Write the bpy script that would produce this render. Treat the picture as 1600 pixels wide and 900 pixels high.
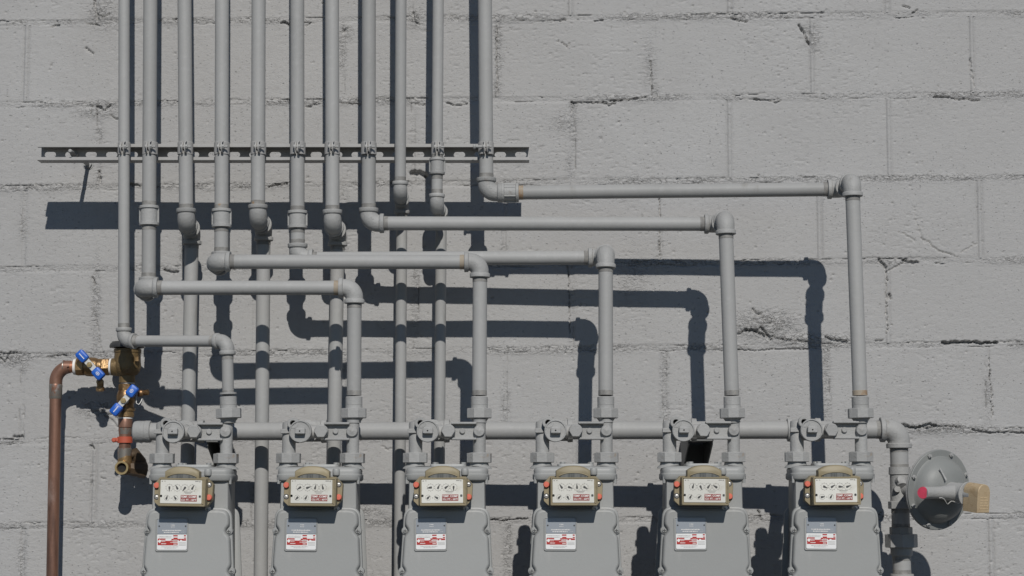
import bpy, bmesh, math, random
import numpy as np
from mathutils import Vector, Matrix

random.seed(7)
scene = bpy.context.scene
for o in list(bpy.data.objects):
    bpy.data.objects.remove(o)

# ---------------------------------------------------------------- camera
CAM_Z, CAM_D = 1.0, 4.978            # metres above ground / from the wall face (wall plane is y = 0)
FPX = 3070.0                          # focal length, in pixels of the 1600 px wide photograph
TAN = 314.0 / FPX
TH = math.atan(TAN)
cam = bpy.data.cameras.new('camera')
cam.sensor_width = 36.0
cam.lens = 36.0 * FPX / 1600.0
cam.clip_start, cam.clip_end = 0.05, 500
cam_o = bpy.data.objects.new('camera', cam)
scene.collection.objects.link(cam_o)
cam_o.location = (0, -CAM_D, CAM_Z)
cam_o.rotation_euler = (math.pi / 2 + TH, 0, 0)
scene.camera = cam_o

# ---------------------------------------------------------------- sky, sun, exposure
world = bpy.data.worlds.new('World')
scene.world = world
world.use_nodes = True
wn = world.node_tree
bg = wn.nodes['Background']
sky = wn.nodes.new('ShaderNodeTexSky')
sky.sky_type = 'NISHITA'
sky.sun_disc = False
sky.dust_density = 0.0
sky.air_density = 0.9
sky.ozone_density = 4.5
TO_SUN = Vector((0.118, -1.0, 0.75)).normalized()
sky.sun_elevation = math.asin(TO_SUN.z)
sky.sun_rotation = math.radians(180 - 6.7)
wn.links.new(sky.outputs[0], bg.inputs['Color'])
bg.inputs['Strength'].default_value = 0.05
sun = bpy.data.lights.new('sun', 'SUN')
sun.energy = 3.4
sun.angle = math.radians(0.5)
sun.color = (1.0, 0.965, 0.915)
sun_o = bpy.data.objects.new('sun', sun)
scene.collection.objects.link(sun_o)
sun_o.rotation_euler = TO_SUN.to_track_quat('Z', 'Y').to_euler()
sun_o.location = TO_SUN * 20
vs = scene.view_settings
vs.view_transform = 'Standard'
vs.look = 'None'
vs.exposure = 0.0
vs.gamma = 1.0
scene.render.engine = 'CYCLES'

COL = scene.collection


def P(u, v, d=0.0):
    """photo pixel (1600x900) at d metres in front of the wall -> world point"""
    y = -d
    dx = u - 800.0
    dy = FPX * math.cos(TH) - (450.0 - v) * math.sin(TH)
    dz = FPX * math.sin(TH) + (450.0 - v) * math.cos(TH)
    t = (CAM_D - d) / dy
    return Vector((dx * t, y, CAM_Z + dz * t))


# ---------------------------------------------------------------- materials
def mat(name, base=(0.3, 0.3, 0.3), rough=0.5, metal=0.0, spec=0.5, noise=None, bumps=(), coat=0.0,
        trans=0.0, mix2=None):
    m = bpy.data.materials.new(name)
    m.use_nodes = True
    nt = m.node_tree
    b = nt.nodes['Principled BSDF']
    b.inputs['Base Color'].default_value = (*base, 1)
    b.inputs['Roughness'].default_value = rough
    b.inputs['Metallic'].default_value = metal
    b.inputs['Specular IOR Level'].default_value = spec
    b.inputs['Coat Weight'].default_value = coat
    b.inputs['Transmission Weight'].default_value = trans
    tc = nt.nodes.new('ShaderNodeTexCoord')
    src = None
    if noise:
        # noise: list of (scale, colour, lo, hi, stretch)
        last = None
        for (sc, colr, lo, hi, st) in noise:
            mp = nt.nodes.new('ShaderNodeMapping')
            mp.inputs['Scale'].default_value = st
            nt.links.new(tc.outputs['Object'], mp.inputs[0])
            nz = nt.nodes.new('ShaderNodeTexNoise')
            nz.inputs['Scale'].default_value = sc
            nz.inputs['Detail'].default_value = 5
            nt.links.new(mp.outputs[0], nz.inputs['Vector'])
            mr = nt.nodes.new('ShaderNodeMapRange')
            mr.inputs['From Min'].default_value = lo
            mr.inputs['From Max'].default_value = hi
            nt.links.new(nz.outputs['Fac'], mr.inputs[0])
            mx = nt.nodes.new('ShaderNodeMix')
            mx.data_type = 'RGBA'
            nt.links.new(mr.outputs[0], mx.inputs['Factor'])
            if last is None:
                mx.inputs['A'].default_value = (*base, 1)
            else:
                nt.links.new(last, mx.inputs['A'])
            mx.inputs['B'].default_value = (*colr, 1)
            last = mx.outputs['Result']
        nt.links.new(last, b.inputs['Base Color'])
    prev = None
    for (kind, sc, dist, strength, st, lo, hi) in bumps:
        mp = nt.nodes.new('ShaderNodeMapping')
        mp.inputs['Scale'].default_value = st
        nt.links.new(tc.outputs['Object'], mp.inputs[0])
        if kind == 'noise':
            t = nt.nodes.new('ShaderNodeTexNoise')
            t.inputs['Detail'].default_value = 4
            t.inputs['Roughness'].default_value = 0.6
            out = t.outputs['Fac']
        else:
            t = nt.nodes.new('ShaderNodeTexVoronoi')
            out = t.outputs['Distance']
        t.inputs['Scale'].default_value = sc
        nt.links.new(mp.outputs[0], t.inputs['Vector'])
        mr = nt.nodes.new('ShaderNodeMapRange')
        mr.inputs['From Min'].default_value = lo
        mr.inputs['From Max'].default_value = hi
        nt.links.new(out, mr.inputs[0])
        bp = nt.nodes.new('ShaderNodeBump')
        bp.inputs['Strength'].default_value = strength
        bp.inputs['Distance'].default_value = dist
        nt.links.new(mr.outputs[0], bp.inputs['Height'])
        if prev:
            nt.links.new(prev, bp.inputs['Normal'])
        prev = bp.outputs['Normal']
    if prev:
        nt.links.new(prev, b.inputs['Normal'])
    return m


ONE = (1, 1, 1)
G = (0.318, 0.318, 0.311)
M = {}
M['wall'] = mat('painted_concrete_block', (0.340, 0.336, 0.330), 0.72, spec=0.3,
                noise=[(3.0, (0.368, 0.366, 0.361), 0.45, 0.75, ONE), (60, (0.30, 0.296, 0.29), 0.55, 0.85, ONE),
                       (350, (0.29, 0.287, 0.28), 0.58, 0.8, ONE)],
                bumps=[('noise', 55, 0.0016, 0.35, (1, 1, 1.6), 0.25, 0.75),
                       ('noise', 300, 0.0010, 0.45, (0.6, 1, 1.5), 0.25, 0.75),
                       ('noise', 170, 0.0022, 0.9, (0.7, 1, 1.6), 0.27, 0.345)])


def add_crumb(m):
    nt = m.node_tree
    b = nt.nodes['Principled BSDF']
    prev = b.inputs['Normal'].links[0].from_socket
    at = nt.nodes.new('ShaderNodeAttribute')
    at.attribute_name = 'crumb'
    tc = nt.nodes.new('ShaderNodeTexCoord')
    for (sc, st, lo, hi, dist) in ((42, (0.6, 1, 1.5), .0, .026, .0017), (95, (0.7, 1, 1.4), .0, .038, .0011)):
        mp = nt.nodes.new('ShaderNodeMapping')
        mp.inputs['Scale'].default_value = st
        nz = nt.nodes.new('ShaderNodeTexNoise')
        nz.inputs['Scale'].default_value = sc
        nz.inputs['Detail'].default_value = 3
        nz.inputs['Distortion'].default_value = .6
        nt.links.new(tc.outputs['Object'], mp.inputs[0])
        nt.links.new(mp.outputs[0], nz.inputs['Vector'])
        sub = nt.nodes.new('ShaderNodeMath'); sub.operation = 'SUBTRACT'; sub.inputs[1].default_value = .5
        ab = nt.nodes.new('ShaderNodeMath'); ab.operation = 'ABSOLUTE'
        nt.links.new(nz.outputs['Fac'], sub.inputs[0]); nt.links.new(sub.outputs[0], ab.inputs[0])
        mr = nt.nodes.new('ShaderNodeMapRange')
        mr.inputs['From Min'].default_value = lo; mr.inputs['From Max'].default_value = hi
        nt.links.new(ab.outputs[0], mr.inputs[0])
        mu = nt.nodes.new('ShaderNodeMath'); mu.operation = 'MULTIPLY'
        nt.links.new(mr.outputs[0], mu.inputs[0]); nt.links.new(at.outputs['Fac'], mu.inputs[1])
        bp = nt.nodes.new('ShaderNodeBump')
        bp.inputs['Strength'].default_value = 1.0
        bp.inputs['Distance'].default_value = dist
        nt.links.new(mu.outputs[0], bp.inputs['Height'])
        nt.links.new(prev, bp.inputs['Normal'])
        prev = bp.outputs['Normal']
    nt.links.new(prev, b.inputs['Normal'])


add_crumb(M['wall'])
M['mortar'] = M['wall']
M['paint'] = mat('grey_pipe_paint', G, 0.55, spec=0.25,
                 noise=[(9, (0.288, 0.288, 0.28), 0.45, 0.75, (1, 1, .5)), (70, (0.345, 0.345, 0.338), 0.55, 0.8, ONE), (22, (0.25, 0.245, 0.23), 0.66, 0.78, (1, 1, .3))],
                 bumps=[('noise', 90, 0.0004, 0.35, ONE, 0.3, 0.7)])
M['paint_cast'] = mat('grey_cast_fitting_paint', (0.322, 0.322, 0.314), 0.55, spec=0.28,
                      noise=[(25, (0.295, 0.295, 0.287), 0.45, 0.75, ONE), (45, (0.26, 0.25, 0.235), 0.64, 0.74, ONE), (16, (0.28, 0.20, 0.13), 0.72, 0.78, ONE)],
                      bumps=[('noise', 160, 0.0009, 0.5, ONE, 0.3, 0.7)])
M['paint_thread'] = mat('thin_paint_on_thread', (0.20, 0.195, 0.185), 0.6,
                        noise=[(60, (0.27, 0.265, 0.25), 0.45, 0.6, ONE), (30, (0.32, 0.20, 0.10), 0.66, 0.75, ONE)])
M['rusty'] = mat('rusty_thread', (0.32, 0.275, 0.215), 0.7,
                 noise=[(50, (0.28, 0.19, 0.12), 0.5, 0.65, ONE)])
M['meter'] = mat('grey_meter_enamel', (0.30, 0.305, 0.297), 0.48, spec=0.35,
                 noise=[(7, (0.275, 0.278, 0.27), 0.45, 0.75, ONE), (60, (0.25, 0.25, 0.24), 0.64, 0.85, ONE), (25, (0.335, 0.335, 0.325), 0.62, 0.75, (1, 1, .25))],
                 bumps=[('noise', 200, 0.0003, 0.35, ONE, 0.3, 0.7)])
M['regpaint'] = mat('darker_regulator_enamel', (0.20, 0.207, 0.2), 0.5, spec=0.35, noise=[(12, (0.23, 0.235, 0.225), 0.45, 0.7, ONE)],
                    bumps=[('noise', 200, 0.0004, 0.4, ONE, 0.3, 0.7)])
M['strut'] = mat('painted_steel_channel', (0.33, 0.325, 0.315), 0.5, noise=[(30, (0.28, 0.275, 0.265), 0.5, 0.8, ONE)])
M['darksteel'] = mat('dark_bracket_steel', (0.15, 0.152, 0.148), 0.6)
M['hole_shade'] = mat('painted_hole_shade', (0.012, 0.012, 0.012), 0.9)  # near-black colour standing in for the shade inside openings
M['cover'] = mat('yellowed_index_plastic', (0.25, 0.21, 0.13), 0.5, spec=0.35, coat=0.0,
                 noise=[(14, (0.31, 0.26, 0.165), 0.45, 0.7, (1, 1, 2)), (50, (0.19, 0.165, 0.10), 0.6, 0.8, ONE)])
M['window'] = mat('smoky_index_window', (0.07, 0.073, 0.07), 0.3, spec=0.6,
                  noise=[(60, (0.15, 0.15, 0.14), 0.4, 0.6, (4, 1, 0.2))])
M['dial'] = mat('white_dial_plate', (0.62, 0.61, 0.555), 0.45, noise=[(40, (0.52, 0.50, 0.43), 0.55, 0.8, ONE)])
M['print'] = mat('dark_dial_print', (0.05, 0.05, 0.05), 0.5)
M['thinprint'] = mat('fine_grey_print', (0.27, 0.26, 0.24), 0.5)
M['pointer'] = mat('black_pointer', (0.08, 0.078, 0.075), 0.4)
M['redprint'] = mat('maroon_print', (0.27, 0.07, 0.06), 0.5)
M['labelred'] = mat('label_red', (0.40, 0.035, 0.03), 0.4)
M['whiteprint'] = mat('white_lettering', (0.75, 0.73, 0.70), 0.5)
M['redplug'] = mat('coral_red_seal_plug', (0.60, 0.14, 0.09), 0.6)
M['pinkcap'] = mat('crimson_vent_cap', (0.60, 0.06, 0.11), 0.55, noise=[(90, (0.45, 0.05, 0.08), 0.5, 0.7, ONE)])
M['zinc'] = mat('bright_zinc', (0.60, 0.59, 0.56), 0.4, metal=0.35)
M['nameplate'] = mat('anodised_name_plate', (0.30, 0.325, 0.355), 0.42, metal=0.35)
M['label'] = mat('white_meter_label', (0.72, 0.72, 0.71), 0.4)
M['copper'] = mat('weathered_copper', (0.235, 0.125, 0.085), 0.42, metal=0.4,
                  noise=[(14, (0.135, 0.075, 0.055), 0.45, 0.62, (3, 3, 0.5)), (40, (0.27, 0.18, 0.145), 0.6, 0.72, (1, 1, 0.4))],
                  bumps=[('noise', 120, 0.0003, 0.4, ONE, 0.3, 0.7)])
M['freshcopper'] = mat('bright_copper', (0.38, 0.16, 0.09), 0.4, metal=0.5, noise=[(50, (0.22, 0.11, 0.08), 0.5, 0.65, ONE)])
M['solder'] = mat('soldered_copper', (0.26, 0.24, 0.21), 0.4, metal=0.6,
                  noise=[(60, (0.30, 0.14, 0.09), 0.5, 0.6, (1, 1, 0.5)), (40, (0.52, 0.52, 0.5), 0.62, 0.72, ONE)])
M['brass'] = mat('tarnished_brass', (0.31, 0.20, 0.095), 0.36, metal=0.7,
                 noise=[(30, (0.17, 0.095, 0.045), 0.45, 0.65, ONE), (90, (0.42, 0.26, 0.12), 0.6, 0.75, ONE)],
                 bumps=[('noise', 220, 0.0006, 0.5, ONE, 0.3, 0.7)])
M['bronze'] = mat('dull_cast_bronze', (0.17, 0.115, 0.052), 0.48, metal=0.4,
                  noise=[(25, (0.22, 0.15, 0.07), 0.5, 0.7, ONE)],
                  bumps=[('noise', 200, 0.0008, 0.6, ONE, 0.3, 0.7)])
M['darkbronze'] = mat('dark_brown_bronze', (0.075, 0.05, 0.03), 0.55, metal=0.3, noise=[(30, (0.11, 0.075, 0.045), 0.5, 0.7, ONE)])
M['brightbrass'] = mat('bright_brass', (0.55, 0.40, 0.20), 0.3, metal=0.8)
M['tape'] = mat('white_thread_tape', (0.72, 0.70, 0.66), 0.7)
M['bluegrip'] = mat('blue_vinyl_grip', (0.016, 0.10, 0.45), 0.42, spec=0.45,
                    noise=[(60, (0.035, 0.15, 0.52), 0.5, 0.7, ONE)])
M['orange'] = mat('orange_red_clamp', (0.42, 0.085, 0.045), 0.55, noise=[(60, (0.45, 0.07, 0.03), 0.5, 0.7, ONE)])
M['blackcap'] = mat('dark_plastic_cap', (0.035, 0.035, 0.035), 0.45)
M['lock'] = mat('tan_brass_lock', (0.43, 0.33, 0.205), 0.55, metal=0.1,
                noise=[(80, (0.36, 0.26, 0.15), 0.5, 0.7, ONE)],
                bumps=[('noise', 300, 0.0005, 0.5, ONE, 0.3, 0.7)])
M['lockprint'] = mat('pale_cast_lettering', (0.52, 0.40, 0.25), 0.55)
M['ground'] = mat('asphalt_paving', (0.055, 0.055, 0.055), 0.85,
                  noise=[(2, (0.045, 0.045, 0.045), 0.4, 0.7, ONE), (80, (0.08, 0.08, 0.078), 0.5, 0.8, ONE)],
                  bumps=[('noise', 60, 0.004, 0.6, ONE, 0.3, 0.7)])


def vary(m, amt=.12):
    nt = m.node_tree
    b = nt.nodes['Principled BSDF']
    src = b.inputs['Base Color'].links[0].from_socket
    oi = nt.nodes.new('ShaderNodeObjectInfo')
    mr = nt.nodes.new('ShaderNodeMapRange')
    mr.inputs['To Min'].default_value = 1 - amt
    mr.inputs['To Max'].default_value = 1 + amt * .6
    nt.links.new(oi.outputs['Random'], mr.inputs[0])
    hs = nt.nodes.new('ShaderNodeHueSaturation')
    nt.links.new(mr.outputs[0], hs.inputs['Value'])
    nt.links.new(src, hs.inputs['Color'])
    nt.links.new(hs.outputs[0], b.inputs['Base Color'])


for k_ in ('paint', 'paint_cast', 'meter', 'cover', 'dial'):
    vary(M[k_], .16 if k_ == 'cover' else .09)


# ---------------------------------------------------------------- object helpers
def tag(o, label, cat, group=None):
    o['label'] = label
    o['category'] = cat
    if group:
        o['group'] = group
    return o


def thing(name, label, cat, loc, group=None):
    o = bpy.data.objects.new(name, None)
    o.empty_display_size = 0.05
    COL.objects.link(o)
    o.location = loc
    return tag(o, label, cat, group)


ORG = {}


def worg(o):
    v = Vector((0, 0, 0))
    while o is not None:
        v = v + Vector(o.location)
        o = o.parent
    return v


def frame(n):
    """orthonormal (u, v) perpendicular to n"""
    n = n.normalized()
    a = Vector((0, 0, 1)) if abs(n.z) < 0.9 else Vector((0, 1, 0))
    u = a.cross(n).normalized()
    v = n.cross(u).normalized()
    return u, v


class MB:
    def __init__(s):
        s.v, s.f, s.m = [], [], []

    def add(s, vs, fs, mi=0):
        o = len(s.v)
        s.v += [tuple(x) for x in vs]
        s.f += [tuple(i + o for i in f) for f in fs]
        s.m += [mi] * len(fs)
        return s

    def lathe(s, p0, axis, prof, n=28, mi=0, caps=True, phase=0.0):
        axis = Vector(axis).normalized()
        u, v = frame(axis)
        vs, fs = [], []
        k = len(prof)
        for (t, r) in prof:
            for i in range(n):
                a = 2 * math.pi * i / n + phase
                vs.append(Vector(p0) + axis * t + (u * math.cos(a) + v * math.sin(a)) * r)
        for j in range(k - 1):
            for i in range(n):
                i2 = (i + 1) % n
                fs.append((j * n + i, j * n + i2, (j + 1) * n + i2, (j + 1) * n + i))
        if caps:
            if prof[0][1] > 1e-5:
                fs.append(tuple(reversed(range(n))))
            if prof[-1][1] > 1e-5:
                fs.append(tuple(range((k - 1) * n, k * n)))
        return s.add(vs, fs, mi)

    def tube(s, a, b, r, n=28, mi=0):
        a, b = Vector(a), Vector(b)
        return s.lathe(a, b - a, [(0, r), ((b - a).length, r)], n, mi)

    def hexnut(s, p0, axis, r, h, ch=0.0022, n=6, phase=0.0, mi=0):
        return s.lathe(p0, axis, [(0, r - ch), (ch * 0.7, r), (h - ch * 0.7, r), (h, r - ch)], n, mi, True, phase)

    def sweep(s, pts, rad, n=24, mi=0, caps=True):
        pts = [Vector(p) for p in pts]
        k = len(pts)
        rs = rad if isinstance(rad, (list, tuple)) else [rad] * k
        tang = []
        for i in range(k):
            a = pts[max(i - 1, 0)]
            b = pts[min(i + 1, k - 1)]
            tang.append((b - a).normalized())
        u, v = frame(tang[0])
        vs, fs = [], []
        for i in range(k):
            if i:
                q = tang[i - 1].rotation_difference(tang[i])
                u = q @ u
                v = q @ v
            for j in range(n):
                a = 2 * math.pi * j / n
                vs.append(pts[i] + (u * math.cos(a) + v * math.sin(a)) * rs[i])
        for i in range(k - 1):
            for j in range(n):
                j2 = (j + 1) % n
                fs.append((i * n + j, i * n + j2, (i + 1) * n + j2, (i + 1) * n + j))
        if caps:
            fs.append(tuple(reversed(range(n))))
            fs.append(tuple(range((k - 1) * n, k * n)))
        return s.add(vs, fs, mi)

    def loft(s, outline, stages, org, ux, uy, un, mi=0, back=True):
        """outline: 2-D points (ccw seen from +un); stages: (inset, height)"""
        k = len(outline)
        ol = [Vector((p[0], p[1])) for p in outline]
        nrm = []
        for i in range(k):
            a, b, c = ol[i - 1], ol[i], ol[(i + 1) % k]
            e1 = (b - a)
            e2 = (c - b)
            e1 = e1.normalized() if e1.length > 1e-9 else e2.normalized()
            e2 = e2.normalized() if e2.length > 1e-9 else e1
            n1 = Vector((-e1.y, e1.x))
            n2 = Vector((-e2.y, e2.x))
            m_ = n1 + n2
            d_ = max(m_.length_squared / 2, 0.35)
            nrm.append(m_ / d_)
        vs, fs = [], []
        for (ins, h) in stages:
            for i in range(k):
                p = ol[i] + nrm[i] * ins
                vs.append(Vector(org) + Vector(ux) * p.x + Vector(uy) * p.y + Vector(un) * h)
        for j in range(len(stages) - 1):
            for i in range(k):
                i2 = (i + 1) % k
                fs.append((j * k + i, j * k + i2, (j + 1) * k + i2, (j + 1) * k + i))
        L = len(stages)
        fs.append(tuple(range((L - 1) * k, L * k)))
        if back:
            fs.append(tuple(reversed(range(k))))
        return s.add(vs, fs, mi)

    def box(s, c, size, bev=0.001, rot=None, mi=0):
        hx, hy, hz = [a / 2 for a in size]
        b = min(bev, hx * .9, hy * .9, hz * .9)
        out = [(-hx, -hy), (hx, -hy), (hx, hy), (-hx, hy)]
        R = rot if rot is not None else Matrix.Identity(3)
        ux, uy, un = R @ Vector((1, 0, 0)), R @ Vector((0, 1, 0)), R @ Vector((0, 0, 1))
        return s.loft(rrect(-hx, -hy, hx, hy, b, 2), [(b, -hz), (0, -hz + b), (0, hz - b), (b, hz)], c, ux, uy, un, mi)

    def build(s, name, m, parent=None, ang=38, label=None, at=None):
        me = bpy.data.meshes.new(name)
        org = worg(parent) if parent else Vector((0, 0, 0))
        if at is not None:
            org = Vector(at)
        arr = np.array(s.v, dtype=np.float64) - np.array(org)
        me.from_pydata(arr.tolist(), [], s.f)
        ms = m if isinstance(m, (list, tuple)) else [m]
        for q in ms:
            me.materials.append(M[q])
        if len(ms) > 1:
            me.polygons.foreach_set('material_index', s.m)
        me.polygons.foreach_set('use_smooth', [True] * len(me.polygons))
        me.update()
        bm = bmesh.new()
        bm.from_mesh(me)
        bmesh.ops.recalc_face_normals(bm, faces=bm.faces[:])
        bm.to_mesh(me)
        bm.free()
        me.set_sharp_from_angle(angle=math.radians(ang))
        o = bpy.data.objects.new(name, me)
        COL.objects.link(o)
        if parent:
            o.parent = parent
            if at is not None:
                o.location = Vector(at) - worg(parent)
        if label:
            o['label'] = label
        return o


def rrect(x0, y0, x1, y1, r, n=4):
    pts = []
    for (cx, cy, a0) in ((x1 - r, y0 + r, -90), (x1 - r, y1 - r, 0), (x0 + r, y1 - r, 90), (x0 + r, y0 + r, 180)):
        for i in range(n + 1):
            a = math.radians(a0 + 90 * i / n)
            pts.append((cx + r * math.cos(a), cy + r * math.sin(a)))
    return pts


def rpoly(pts, rads, n=5):
    """round the corners of a ccw polygon"""
    out = []
    k = len(pts)
    for i in range(k):
        a, b, c = Vector(pts[i - 1]), Vector(pts[i]), Vector(pts[(i + 1) % k])
        r = rads[i] if isinstance(rads, (list, tuple)) else rads
        da, dc = (a - b).normalized(), (c - b).normalized()
        if r <= 0:
            out.append(tuple(b))
            continue
        ang = da.angle(dc)
        t = min(r / math.tan(ang / 2), (a - b).length * .49, (c - b).length * .49)
        p, q = b + da * t, b + dc * t
        for j in range(n + 1):
            s_ = j / n
            out.append(tuple((p * (1 - s_) + b * s_) * (1 - s_) + (b * (1 - s_) + q * s_) * s_))
    return out


def copy_tree(o, parent=None):
    c = o.copy()
    COL.objects.link(c)
    c.parent = parent
    for ch in list(o.children):
        copy_tree(ch, c)
    return c


# ---------------------------------------------------------------- numpy noise
def _hash(ix, iy, seed):
    h = (ix * 374761393 + iy * 668265263 + seed * 1442695041) & 0xFFFFFFFF
    h = ((h ^ (h >> 13)) * 1274126177) & 0xFFFFFFFF
    h = (h ^ (h >> 16)) & 0xFFFFFFFF
    return h.astype(np.float64) / 4294967295.0


def vnoise(x, y, seed=0):
    ix, iy = np.floor(x).astype(np.int64), np.floor(y).astype(np.int64)
    fx, fy = x - ix, y - iy
    fx = fx * fx * (3 - 2 * fx)
    fy = fy * fy * (3 - 2 * fy)
    a = _hash(ix, iy, seed)
    b = _hash(ix + 1, iy, seed)
    c = _hash(ix, iy + 1, seed)
    d = _hash(ix + 1, iy + 1, seed)
    return (a * (1 - fx) + b * fx) * (1 - fy) + (c * (1 - fx) + d * fx) * fy


def fbm(x, y, seed=0, o=3):
    s, a, t = 0, 1.0, 0
    for i in range(o):
        s = s + a * vnoise(x * 2 ** i + i * 17.3, y * 2 ** i + i * 9.1, seed + i)
        t += a
        a *= 0.55
    return s / t


def sstep(a, b, x):
    t = np.clip((x - a) / (b - a), 0, 1)
    return t * t * (3 - 2 * t)


# ---------------------------------------------------------------- the block wall
BEDS = [(-223, -237), (-93, -107), (36, 21), (164, 147), (294, 277), (421, 406), (557, 537), (690, 672), (822, 806),
        (955, 940)]
HEADS_A = {2: [-96, 151, 400, 643, 891, 1139, 1385, 1632], 4: [-96, 155, 401, 646, 895, 1140, 1389, 1636],
           6: [-100, 150, 398, 650, 892, 1139, 1387, 1640], 8: [-104, 147, 397, 650, 898, 1145, 1398, 1650],
           3: [-206, 41, 287, 535, 778, 1022, 1269, 1519, 1766], 5: [-210, 38, 287, 537, 788, 1031, 1280, 1531, 1780],
           7: [-214, 35, 287, 537, 790, 1039, 1292, 1544, 1795], 9: [-216, 35, 288, 538, 794, 1044, 1297, 1549, 1803]}
BL = []
for (a, b) in BEDS:
    pa, pb = P(0, a), P(1600, b)
    k = (pb.z - pa.z) / (pb.x - pa.x)
    BL.append((pa.z - k * pa.x, k))       # z = c + k x
# gouges and open cracks: polylines in photo pixels, half width and depth in metres
GOUGE = [
    ([(1248, 39), (1253, 46), (1256, 53), (1260, 60), (1264, 69)], .0030, .011),
    ([(1257, 46), (1263, 54), (1266, 64)], .0075, .0035),
    ([(1472, 536), (1490, 535), (1512, 534), (1535, 536), (1558, 535)], .0030, .018),
    ([(646, 270), (655, 270), (664, 274)], .0075, .016),
    ([(664, 274), (668, 276)], .0035, .01),
    ([(1374, 406), (1381, 415), (1386, 424)], .0032, .009),
    ([(1386, 424), (1400, 417), (1412, 409)], .0018, .006),
    ([(1412, 405), (1420, 409), (1435, 411)], .0032, .010),
    ([(1152, 520), (1168, 517), (1176, 515), (1188, 521), (1198, 527)], .003, .010),
    ([(1166, 515), (1180, 519), (1190, 512), (1196, 520), (1204, 530)], .0035, .009),
    ([(1200, 524), (1218, 530), (1240, 533), (1262, 534)], .0022, .007),
    ([(1176, 484), (1184, 492), (1192, 490)], .0025, .007),
    ([(1150, 546), (1180, 548), (1210, 545), (1262, 546)], .0018, .006),
    ([(1290, 527), (1304, 532), (1322, 534)], .0030, .009),
    ([(1408, 664), (1420, 668), (1436, 667), (1452, 663), (1462, 665)], .0032, .012),
    ([(1440, 669), (1470, 666), (1500, 668)], .0018, .007),
    ([(1520, 672), (1545, 676), (1570, 675), (1600, 677)], .0022, .009),
    ([(1178, 155), (1200, 157), (1212, 160), (1222, 157)], .0018, .007),
    ([(891, 160), (905, 161), (940, 160), (952, 164), (962, 161)], .0022, .009),
    ([(955, 157), (985, 155), (1012, 152)], .0016, .008),
    ([(1460, 151), (1480, 151), (1500, 155), (1530, 157)], .0018, .008),
    ([(860, 35), (884, 30)], .0016, .006), ([(928, 32), (942, 31)], .0022, .007),
    ([(1142, 28), (1152, 32), (1166, 34)], .0022, .009),
    ([(878, 66), (884, 72), (887, 75)], .0018, .006), ([(888, 74), (890, 68)], .0014, .004),
    ([(80, 41), (92, 40)], .002, .007), ([(135, 38), (146, 37), (156, 41)], .0016, .006),
    ([(152, 167), (162, 171), (172, 165)], .0030, .009), ([(172, 180), (184, 186)], .0022, .008),
    ([(134, 76), (140, 80), (145, 84)], .003, .007), ([(148, 0), (150, 20), (151, 30)], .0020, .008),
    ([(152, 22), (160, 27), (170, 22)], .0016, .006),
    ([(203, 288), (214, 289), (224, 290)], .0020, .010), ([(256, 421), (268, 424), (278, 425)], .0030, .010),
    ([(155, 268), (156, 284)], .0030, .009), ([(420, 293), (432, 288), (448, 287)], .0020, .009),
    ([(0, 552), (18, 552), (32, 551)], .0018, .008), ([(0, 560), (7, 565), (12, 560)], .0028, .009),
    ([(75, 557), (90, 556), (102, 555)], .0018, .007), ([(144, 432), (149, 444)], .0022, .008),
    ([(148, 490), (158, 540), (161, 552)], .0012, .004),
    ([(143, 753), (144, 757)], .003, .006), ([(158, 745), (164, 748)], .0025, .005),
    ([(0, 686), (30, 687)], .0016, .006), ([(22, 683), (34, 682)], .0028, .008), ([(142, 697), (145, 701)], .0035, .009),
    ([(756, 810), (772, 813), (800, 812), (822, 810)], .0020, .009), ([(1186, 800), (1190, 812)], .0030, .010),
    ([(884, 400), (888, 430), (890, 520)], .0011, .006), ([(1385, 425), (1385, 470), (1386, 520)], .0012, .008),
    ([(1389, 460), (1390, 466)], .0035, .009), ([(1368, 532), (1378, 532)], .0025, .008),
    ([(1016, 96), (1018, 140)], .0014, .006), ([(1545, 560), (1549, 620), (1551, 650)], .0010, .008),
    ([(1516, 90), (1519, 120), (1523, 136)], .0015, .006), ([(775, 40), (776, 100), (777, 145)], .0014, .007),
    ([(1030, 310), (1031, 340), (1031, 400)], .0011, .009), ([(896, 164), (892, 176)], .001, .004),
    ([(597, 697), (606, 704), (612, 700)], .0014, .005), ([(534, 160), (550, 162), (565, 162)], .0014, .006),
    ([(500, 162), (484, 166)], .002, .006), ([(478, 165), (484, 168)], .0025, .007),
    ([(648, 162), (656, 164), (664, 163)], .002, .007), ([(700, 161), (712, 166), (728, 163)], .0028, .008),
    ([(440, 36), (446, 34), (452, 40)], .0030, .009), ([(478, 40), (485, 35)], .0020, .007),
    ([(645, 20), (648, 35), (655, 38)], .0025, .006),
    ([(1404, 362), (1425, 373), (1428, 377)], .0015, .004), ([(1440, 372), (1452, 380), (1465, 392), (1496, 402)], .0015, .005),
    ([(1500, 396), (1512, 388), (1526, 381)], .0013, .004), ([(1428, 322), (1432, 350), (1445, 380)], .0011, .003),
    ([(152, 642), (175, 648), (184, 656)], .0022, .006), ([(165, 650), (178, 660), (184, 668)], .002, .005),
    ([(1412, 10), (1420, 12)], .0022, .006), ([(1426, 19), (1434, 16)], .0020, .006),
    ([(535, 44), (536, 50), (543, 44)], .0025, .006),
]
GW = []
for (pts, w, dep) in GOUGE:
    q = [P(u, v) for (u, v) in pts]
    GW.append(([(p.x, p.z) for p in q], w, dep))
# pock marks
rng = np.random.RandomState(4)
PITS = []
for i in range(900):
    PITS.append((P(rng.uniform(-60, 1660), rng.uniform(-60, 960)), rng.uniform(.0012, .0030), rng.uniform(.0018, .005)))
PITX = np.array([[p.x, p.z, r, d_] for (p, r, d_) in PITS])


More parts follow.
